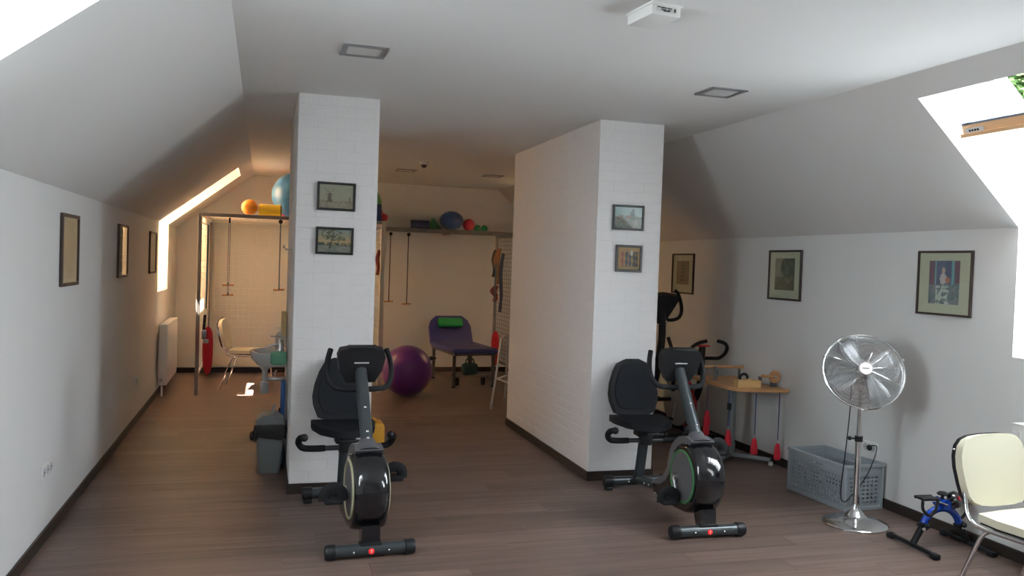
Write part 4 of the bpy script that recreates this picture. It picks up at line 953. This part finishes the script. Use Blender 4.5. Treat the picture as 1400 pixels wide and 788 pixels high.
t = thing('soap_dispenser', 'white pump soap bottle on the washbasin rim', 'soap dispenser', (LX0 - .055, YS + .13, .8455))
b = B(); lathe(b, [(.035, 0), (.037, .01), (.037, .11), (.02, .13), (.012, .14)], 20); obj('bottle', b, mat('translucent_white', (.62, .62, .6), .3), t)
b = B(); cyl(b, (0, 0, .14), (0, 0, .175), .006, 10); tube(b, [(.005, 0, .175), (-.05, 0, .178)], .006, 8); obj('pump', b, M_WHITEP, t)
b = B(); box(b, (0, 0, .05), (.12, .09, .10), bev=.018, seg=3); o = obj('plastic_box', b, mat('mint_plastic', (.16, .42, .26), .45)); tag(o, 'mint green plastic box hooked on the front of the washbasin', 'box'); o.location = (LX0 - .068, YS - .265, .765)
t = thing('coat_hook', 'small chrome hook on the side of the left pillar', 'hook', (LX0 - .003, 6.35, 1.66))
b = B(); lathe(b, [(.018, 0), (.018, .006), (.008, .01)], 16, at((0, 0, 0), (-1, 0, 0))); obj('rose', b, M_CHR, t)
b = B(); tube(b, [(-.006, 0, 0), (-.04, 0, -.004), (-.055, 0, .012)], .006, 8, sm=4); ball(b, (-.056, 0, .016), .011, 12, 8); obj('hook', b, M_CHR, t)
t = thing('wall_dispenser', 'pale yellow paper dispenser on the pillar above the washbasin', 'dispenser', (LX0 - .003, 7.18, .95))
b = B(); box(b, (-.022, 0, .10), (.04, .20, .20), bev=.008); obj('case', b, mat('pale_yellow_plastic', (.62, .48, .24), .5), t)
b = B(); box(b, (-.022, 0, -.004), (.02, .15, .012)); obj('paper_edge', b, M_WHITEP, t, sm=False)
t = thing('blue_panel', 'narrow blue panel standing against the left pillar under the washbasin', 'blue panel', (LX0 - .03, 6.72, 0))
b = B(); box(b, (0, 0, .325), (.034, .22, .65), bev=.006); obj('board', b, mat('blue_board', (.02, .10, .32), .4), t)
b = B(); box(b, (-.03, 0, .655), (.09, .10, .02), bev=.004); tube(b, [(-.06, 0, .66), (-.065, 0, .70), (-.05, 0, .72)], .005, 6, sm=3); obj('metal_bracket', b, M_STEEL, t)
b = B(); box(b, (-.022, -.05, .42), (.014, .03, .03), bev=.003); obj('hinge', b, M_BLK, t)
t = thing('waste_bin', 'grey plastic waste bin with a black liner beside the left pillar', 'waste bin', (.075, 6.46, 0))
MGB = mat('grey_bin_plastic', (.20, .22, .23), .5)
def rrect(bm, hx, hy, z, n=6, r=.03):
    pts = []
    for cx, cy, a0 in ((hx - r, hy - r, 0), (-hx + r, hy - r, pi / 2), (-hx + r, -hy + r, pi), (hx - r, -hy + r, 3 * pi / 2)):
        for k in range(n): a = a0 + pi / 2 * k / (n - 1); pts.append(bm.verts.new((cx + r * cos(a), cy + r * sin(a), z)))
    return pts
b = B(); A = rrect(b, .078, .078, .0); C = rrect(b, .105, .105, .36); D_ = rrect(b, .100, .100, .36); E_ = rrect(b, .075, .075, .01); bridge(b, A, C); bridge(b, C, D_); bridge(b, D_, E_); b.faces.new(A); b.faces.new(E_); obj('body', b, MGB, t)
b = B(); n = 24; pr = None
for j, (h, z) in enumerate([(.085, .30), (.106, .365), (.114, .362), (.118, .33), (.112, .285), (.116, .255)]):
    rg = rrect(b, h, h, z)
    for q, v in enumerate(rg):
        if j > 2: v.co.z += .018 * sin(q * 1.9) + .012 * sin(q * 4.1); v.co.x += .004 * sin(q * 2.7); v.co.y += .004 * cos(q * 3.1)
    if pr: bridge(b, pr, rg)
    pr = rg
ball(b, (-.125, -.02, .27), .03, 12, 8, (.8, 1, 1.2)); obj('liner', b, mat('black_bag', (.012, .012, .012), .3, bump=.6, bscale=40), t)
b = B(); prism(b, [(-.10, .362), (.10, .362), (.095, .40), (.05, .428), (-.05, .428), (-.095, .40)], lambda p, q, y: (p, y, q), -.10, .10); bevel_all(b, .008); ld = obj('lid', b, MGB, t)
b = B(); box(b, (.02, -.03, .462), (.022, .006, .085), Matrix.Rotation(R(15), 3, 'Y'), bev=.002); obj('swing_flap', b, mat('flap_grey', (.38, .40, .41), .4), ld)
t = thing('yellow_container', 'yellow plastic container standing beside the right side of the left pillar', 'container', (LX1 + .115, 6.32, 0), 0)
b = B(); box(b, (-.03, 0, .19), (.15, .22, .38), bev=.025, seg=3); obj('body', b, mat('yellow_plastic', (.60, .30, .015), .45), t)
b = B(); box(b, (-.03, 0, .39), (.05, .12, .02), bev=.008); obj('carry_handle', b, mat('yellow_plastic', (.60, .30, .015), .45), t)

# ------------------------------------------------------------------ hand therapy workbench
MGT = mat('grey_table_steel', (.20, .22, .23), .4, .3)
t = thing('hand_therapy_table', 'beech topped hand exercise table on a grey pedestal by the right wall', 'table', (0, 0, 0))
b = B(); prism(b, [(4.15, 5.90), (4.15, 6.74), (3.72, 6.80), (3.695, 6.10), (3.72, 6.00), (3.80, 5.965), (4.02, 5.91)], lambda p, q, z: (p, q, z), .630, .654); bevel_all(b, .003, 1); obj('table_top', b, M_BEECH, t, sm=False)
b = B(); box(b, (3.87, 6.30, .33), (.05, .06, .60), bev=.006); obj('column', b, MGT, t)
b = B(); box(b, (3.90, 6.34, .622), (.30, .40, .016)); obj('top_plate', b, MGT, t)
for e in ((4.10, 6.04), (3.60, 6.06), (4.12, 6.66), (3.62, 6.62)):
    v = Vector((e[0] - 3.87, e[1] - 6.30, 0)); L = v.length; a = math.atan2(v.y, v.x)
    b = B(); box(b, (3.87 + v.x / 2, 6.30 + v.y / 2, .045), (L, .045, .03), Matrix.Rotation(a, 3, 'Z'), bev=.004); fo = obj('foot_arm', b, MGT, t)
    b = B(); cyl(b, (e[0], e[1], 0), (e[0], e[1], .03), .018, 12); obj('foot_pad', b, M_WHITEP, fo)
TZ = .6545
t = thing('wrist_roller', 'horizontal wooden dowel on two posts at the back of the table', 'exercise tool', (3.83, 6.42, TZ), R(-8))
for x in (-.16, .16): b = B(); box(b, (x, 0, .055), (.012, .03, .11), bev=.002); obj('post', b, M_GREYP, t)
b = B(); lathe(b, [(.010, 0), (.017, .004), (.017, .02), (.012, .026), (.012, .374), (.017, .38), (.017, .396), (.010, .40)], 16, at((-.20, 0, .125), (1, 0, 0))); obj('dowel', b, M_BEECH, t)
b = B(); 
for k in range(3): tube(b, [(-.08 + k * .012, -.018, .13), (-.06 + k * .01, -.016, .07), (-.09 + k * .02, -.012, .004)], .004, 6)
obj('cord_winding', b, M_ROPE, t)
t = thing('finger_trainer', 'wooden angled box with a black ring on the middle of the table', 'exercise tool', (3.85, 6.07, TZ), R(-10))
b = B(); prism(b, [(-.085, 0), (.03, 0), (.03, .075), (-.02, .062), (-.085, .062)], lambda p, q, y: (p, y, q), -.05, .05); bevel_all(b, .003, 1); obj('block', b, wood_mat('pale_beech', (.62, .38, .15), (.70, .46, .20), .5), t, sm=False)
b = B(); box(b, (.072, 0, .03), (.085, .09, .06), bev=.003); obj('step_block', b, wood_mat('pale_beech', (.62, .38, .15), (.70, .46, .20), .5), t, sm=False)
b = B(); tube(b, [(-.05, 0, .06), (-.05, 0, .085), (-.03, 0, .105), (-.005, 0, .105), (.012, 0, .085), (.012, 0, .066)], .011, 10, sm=4); obj('ring', b, M_BLK, t)
b = B(); box(b, (.122, 0, .045), (.010, .06, .09), bev=.003); obj('end_plate', b, M_GREYP, t)
t = thing('rotation_disc', 'round wooden disc with a wedge handle at the right end of the table', 'exercise tool', (4.105, 6.06, TZ), R(-20))
b = B(); box(b, (0, 0, .02), (.05, .03, .04), bev=.004); obj('stand', b, M_GREYP, t)
b = B(); lathe(b, [(.048, 0), (.052, .004), (.052, .018), (.048, .022)], 28, at((0, -.012, .088), (.35, -1, 0))); obj('disc', b, M_BEECH, t)
b = B(); tube(b, [(.0, -.03, .085), (-.05, -.055, .092), (-.11, -.075, .098)], [.014, .024], 10, flat=.6); obj('handle', b, M_BEECH, t)
b = B(); cyl(b, (0, -.01, .088), (.01, -.045, .088), .014, 12); obj('pivot', b, M_STEEL, t)
def weight(label, x, y, z, clip=M_STEEL, two=False, blk=False):
    t = thing('hanging_weight', label, 'weight bag', (x, y, 0), 0, 'red weight bags hanging from the hand exercise table')
    b = B(); tube(b, [(0, 0, .628), (0, 0, z + .16)], .0045, 6); c_ = obj('cord', b, mat('blue_cord', (.03, .05, .16), .7), t)
    if blk: b = B(); box(b, (0, 0, z + .33), (.03, .03, .06), bev=.006); obj('cord_lock', b, M_BLK, c_)
    b = B(); pts = [(.008 * cos(2 * pi * i / 10), 0, z + .150 + .016 * sin(2 * pi * i / 10)) for i in range(10)]; tube(b, pts, .003, 6, closed=True); obj('clip', b, clip, t)
    for k in range(2 if two else 1):
        b = B(); lathe(b, [(.008, .135), (.014, .13), (.022, .11), (.030, .06), (.032, .015), (.028, .0), (.004, -.002)], 14, Matrix.Translation((-.012 * k, -.03 * k, z + .085 * k)) @ Matrix.Diagonal((1, .6, 1, 1))); obj('bag', b, M_RED, t)
weight('pair of red weight bags hanging at the left end of the table', 3.665, 6.36, .20, two=True)
weight('red weight bag with a black cord lock left of the table pedestal', 3.735, 6.12, .155, blk=True)
weight('red weight bag hanging right of the table pedestal', 3.86, 5.925, .125)
weight('lowest red weight bag hanging at the right end of the table', 4.08, 5.925, .075)

# ------------------------------------------------------------------ cross trainer and upright bike
t = thing('cross_trainer', 'tall black cross trainer behind the right pillar', 'cross trainer', (3.555, 7.25, 0), R(6))
b = B(); tube(b, [(0, .10, .12), (.0, .02, .30), (.02, -.06, .55), (.03, -.12, .85), (.02, -.15, 1.05), (0, -.16, 1.20)], .035, 12, sm=4); obj('post', b, M_BLK, t)
O = [(-.13, .10), (-.14, .06), (-.06, -.13), (.06, -.13), (.14, .06), (.13, .10), (.0, .115)]
rb = Matrix.Translation((0, -.18, 1.27)) @ Matrix.Rotation(R(20), 4, 'X')
b = B(); prism(b, O, lambda p, q, y: (p, y, q), -.03, .05); bevel_all(b, .012); bmesh.ops.transform(b, matrix=rb, verts=b.verts); obj('console', b, M_BLK, t)
b = B(); box(b, (0, -.165, 1.12), (.07, .07, .05), bev=.01); obj('console_clamp', b, M_BLK, t)
b = B(); ball(b, (.03, -.20, 1.12), .012, 8, 6); obj('clamp_bolt', b, M_STEEL, t)
for s in (-1, 1):
    b = B(); tube(b, [(s * .02, -.16, 1.135), (s * .11, -.18, 1.135), (s * .165, -.20, 1.16), (s * .185, -.21, 1.22), (s * .18, -.20, 1.30), (s * .15, -.19, 1.385), (s * .12, -.19, 1.41)], .0165, 10, sm=4); obj('fixed_handle', b, M_RUB, t)
    b = B(); tube(b, [(s * .20, -.10, .45), (s * .21, -.08, .75), (s * .20, .02, .95)], .018, 10, sm=4); obj('swing_arm', b, M_BLK, t)
    b = B(); tube(b, [(s * .15, -.12, .38), (s * .15, .55, .26)], .020, 10); ra = obj('pedal_rail', b, M_BLK, t)
    b = B(); box(b, (s * .15, .30, .345), (.13, .34, .035), bev=.012); obj('foot_plate', b, M_RUB, ra)
b = B(); O = [(.10, .10), (.62, .10), (.66, .30), (.58, .46), (.42, .54), (.24, .48), (.12, .34)]; prism(b, O, lambda p, q, x: (x, p, q), -.07, .07); bevel_all(b, .03, 3); obj('flywheel_housing', b, M_BLKG, t)
for y in (-.20, .66): b = B(); box(b, (0, y, .045), (.50, .06, .05), bev=.012); [box(b, (s * .22, y, .015), (.06, .07, .03), bev=.008) for s in (-1, 1)]; obj('floor_bar', b, M_BLK, t)
b = B(); box(b, (0, .23, .09), (.06, .86, .06), bev=.01); obj('spine', b, M_BLK, t)
b = B(); tube(b, [(-.20, -.02, .70), (.20, -.02, .70)], .014, 8); obj('arm_axle', b, M_BLK, t)
t = thing('upright_bike', 'upright exercise bike with a white and red body behind the table', 'exercise bike', (3.935, 6.98, 0), R(4))
b = B(); tube(b, [(0, .30, .16), (.01, .16, .30), (.02, .05, .46), (.01, .0, .62), (.0, -.02, .78)], .028, 12, sm=4, flat=1.3); obj('front_post', b, M_BLK, t)
b = B(); cyl(b, (0, -.02, .74), (0, -.02, .90), .030, 14); obj('head_tube', b, M_BLK, t)
b = B(); box(b, (0, -.03, .908), (.115, .075, .016), bev=.007); obj('red_display', b, M_REDP, t)
for s in (-1, 1):
    b = B(); tube(b, [(0, -.02, .79), (s * .09, -.03, .79), (s * .16, -.06, .795), (s * .195, -.10, .84), (s * .19, -.14, .90), (s * .14, -.17, .945), (s * .06, -.18, .965)], .0165, 10, sm=4); obj('handlebar', b, M_RUB, t)
b = B(); O = [(.30 + .23 * cos(2 * pi * k / 28), .33 + .23 * sin(2 * pi * k / 28)) for k in range(28)]; prism(b, O, lambda p, q, x: (x, p, q), -.06, .06); bevel_all(b, .02, 2); bd = obj('flywheel_body', b, mat('off_white_plastic', (.55, .52, .48), .4), t)
b = B(); tube(b, [(0, .30 + .235 * cos(2 * pi * k / 36), .33 + .235 * sin(2 * pi * k / 36)) for k in range(36)], .022, 8, closed=True); obj('red_rim', b, M_REDP, bd)
b = B(); tube(b, [(0, .36, .30), (0, .52, .48), (0, .56, .66)], .028, 12); obj('seat_post', b, M_BLK, t)
b = B(); O = [(-.10, .68), (.10, .68), (.11, .60), (.05, .50), (.02, .42), (-.02, .42), (-.05, .50), (-.11, .60)]; prism(b, O, lambda p, q, z: (p, q, z), .66, .72); bevel_all(b, .02, 2); obj('saddle', b, M_PAD, t)
for s in (-1, 1):
    b = B(); tube(b, [(s * .07, .30, .32), (s * .09, .28 - s * .02, .32 + s * .15)], .010, 8); ck = obj('crank', b, M_STEEL, t)
    b = B(); box(b, (s * .145, .28 - s * .02, .32 + s * .15), (.09, .07, .025), bev=.008); obj('pedal', b, M_BLK, ck)
for y in (.02, .72): b = B(); box(b, (0, y, .04), (.40, .05, .05), bev=.01); [box(b, (s * .18, y, .015), (.05, .06, .03), bev=.006) for s in (-1, 1)]; obj('floor_bar', b, M_BLK, t)
b = B(); box(b, (0, .37, .085), (.05, .70, .05), bev=.008); obj('spine', b, M_BLK, t)

# ------------------------------------------------------------------ trees outside the right roof window, and an unseen one added for shade
def leaf_mat():
    m = bpy.data.materials.new('leaves'); m.use_nodes = True; nt = m.node_tree
    for n in list(nt.nodes): nt.nodes.remove(n)
    o = nt.nodes.new('ShaderNodeOutputMaterial'); d = nt.nodes.new('ShaderNodeBsdfDiffuse'); tr = nt.nodes.new('ShaderNodeBsdfTranslucent'); g = nt.nodes.new('ShaderNodeNewGeometry')
    cr = nt.nodes.new('ShaderNodeValToRGB'); cr.color_ramp.elements[0].color = (.02, .045, .015, 1); cr.color_ramp.elements[1].color = (.07, .12, .045, 1)
    nt.links.new(g.outputs['Random Per Island'], cr.inputs[0]); nt.links.new(cr.outputs[0], d.inputs[0]); nt.links.new(cr.outputs[0], tr.inputs[0])
    mx = nt.nodes.new('ShaderNodeMixShader'); mx.inputs[0].default_value = .35; nt.links.new(d.outputs[0], mx.inputs[1]); nt.links.new(tr.outputs[0], mx.inputs[2]); nt.links.new(mx.outputs[0], o.inputs[0])
    return m
ML = leaf_mat()
def tree(label, x, y, z0, zc, rad, n, seed):
    rnd = random.Random(seed); t = thing('tree', label, 'tree', (x, y, z0), 0, 'trees outside the right roof window')
    b = B(); tube(b, [(0, 0, 0), (.1, .05, (zc - z0) * .5), (0, .1, zc - z0 + .4)], [.22, .07], 10); obj('trunk', b, mat('bark', (.09, .06, .04), .9, var=.3), t)
    vs_, fs_ = [], []
    for i in range(n):
        d = Vector((rnd.gauss(0, 1), rnd.gauss(0, 1), rnd.gauss(0, 1))).normalized() * rad * (rnd.random() ** .45) * (.8 + .3 * sin(5 * rnd.random()))
        c = d + Vector((0, 0, zc - z0)); u = Vector((rnd.gauss(0, 1), rnd.gauss(0, 1), rnd.gauss(0, .6))).normalized(); v = u.orthogonal().normalized(); L = rnd.uniform(.10, .20); k = len(vs_)
        vs_ += [c - u * L * .6, c + v * L * .35, c + u * L * .6, c - v * L * .35]; fs_.append((k, k + 1, k + 2, k + 3))
    me = bpy.data.meshes.new('foliage'); me.from_pydata(vs_, [], fs_); me.materials.append(ML); o = bpy.data.objects.new('foliage', me); COL.objects.link(o); o.parent = t; o['kind'] = 'stuff'
tree('leafy green tree seen through the gap of the open roof window', 10.3, 9.4, -3.2, 4.4, 2.4, 9000, 3)
tree('unseen broad tree added to shade the front window of the left slope', -3.6, 2.3, -3.2, 7.0, 2.4, 15000, 9)  # out of view; added to keep sun off the front left window
tree('leafy tree farther right outside the open roof window', 16.5, 8.0, -3.2, 4.6, 3.2, 9000, 5)
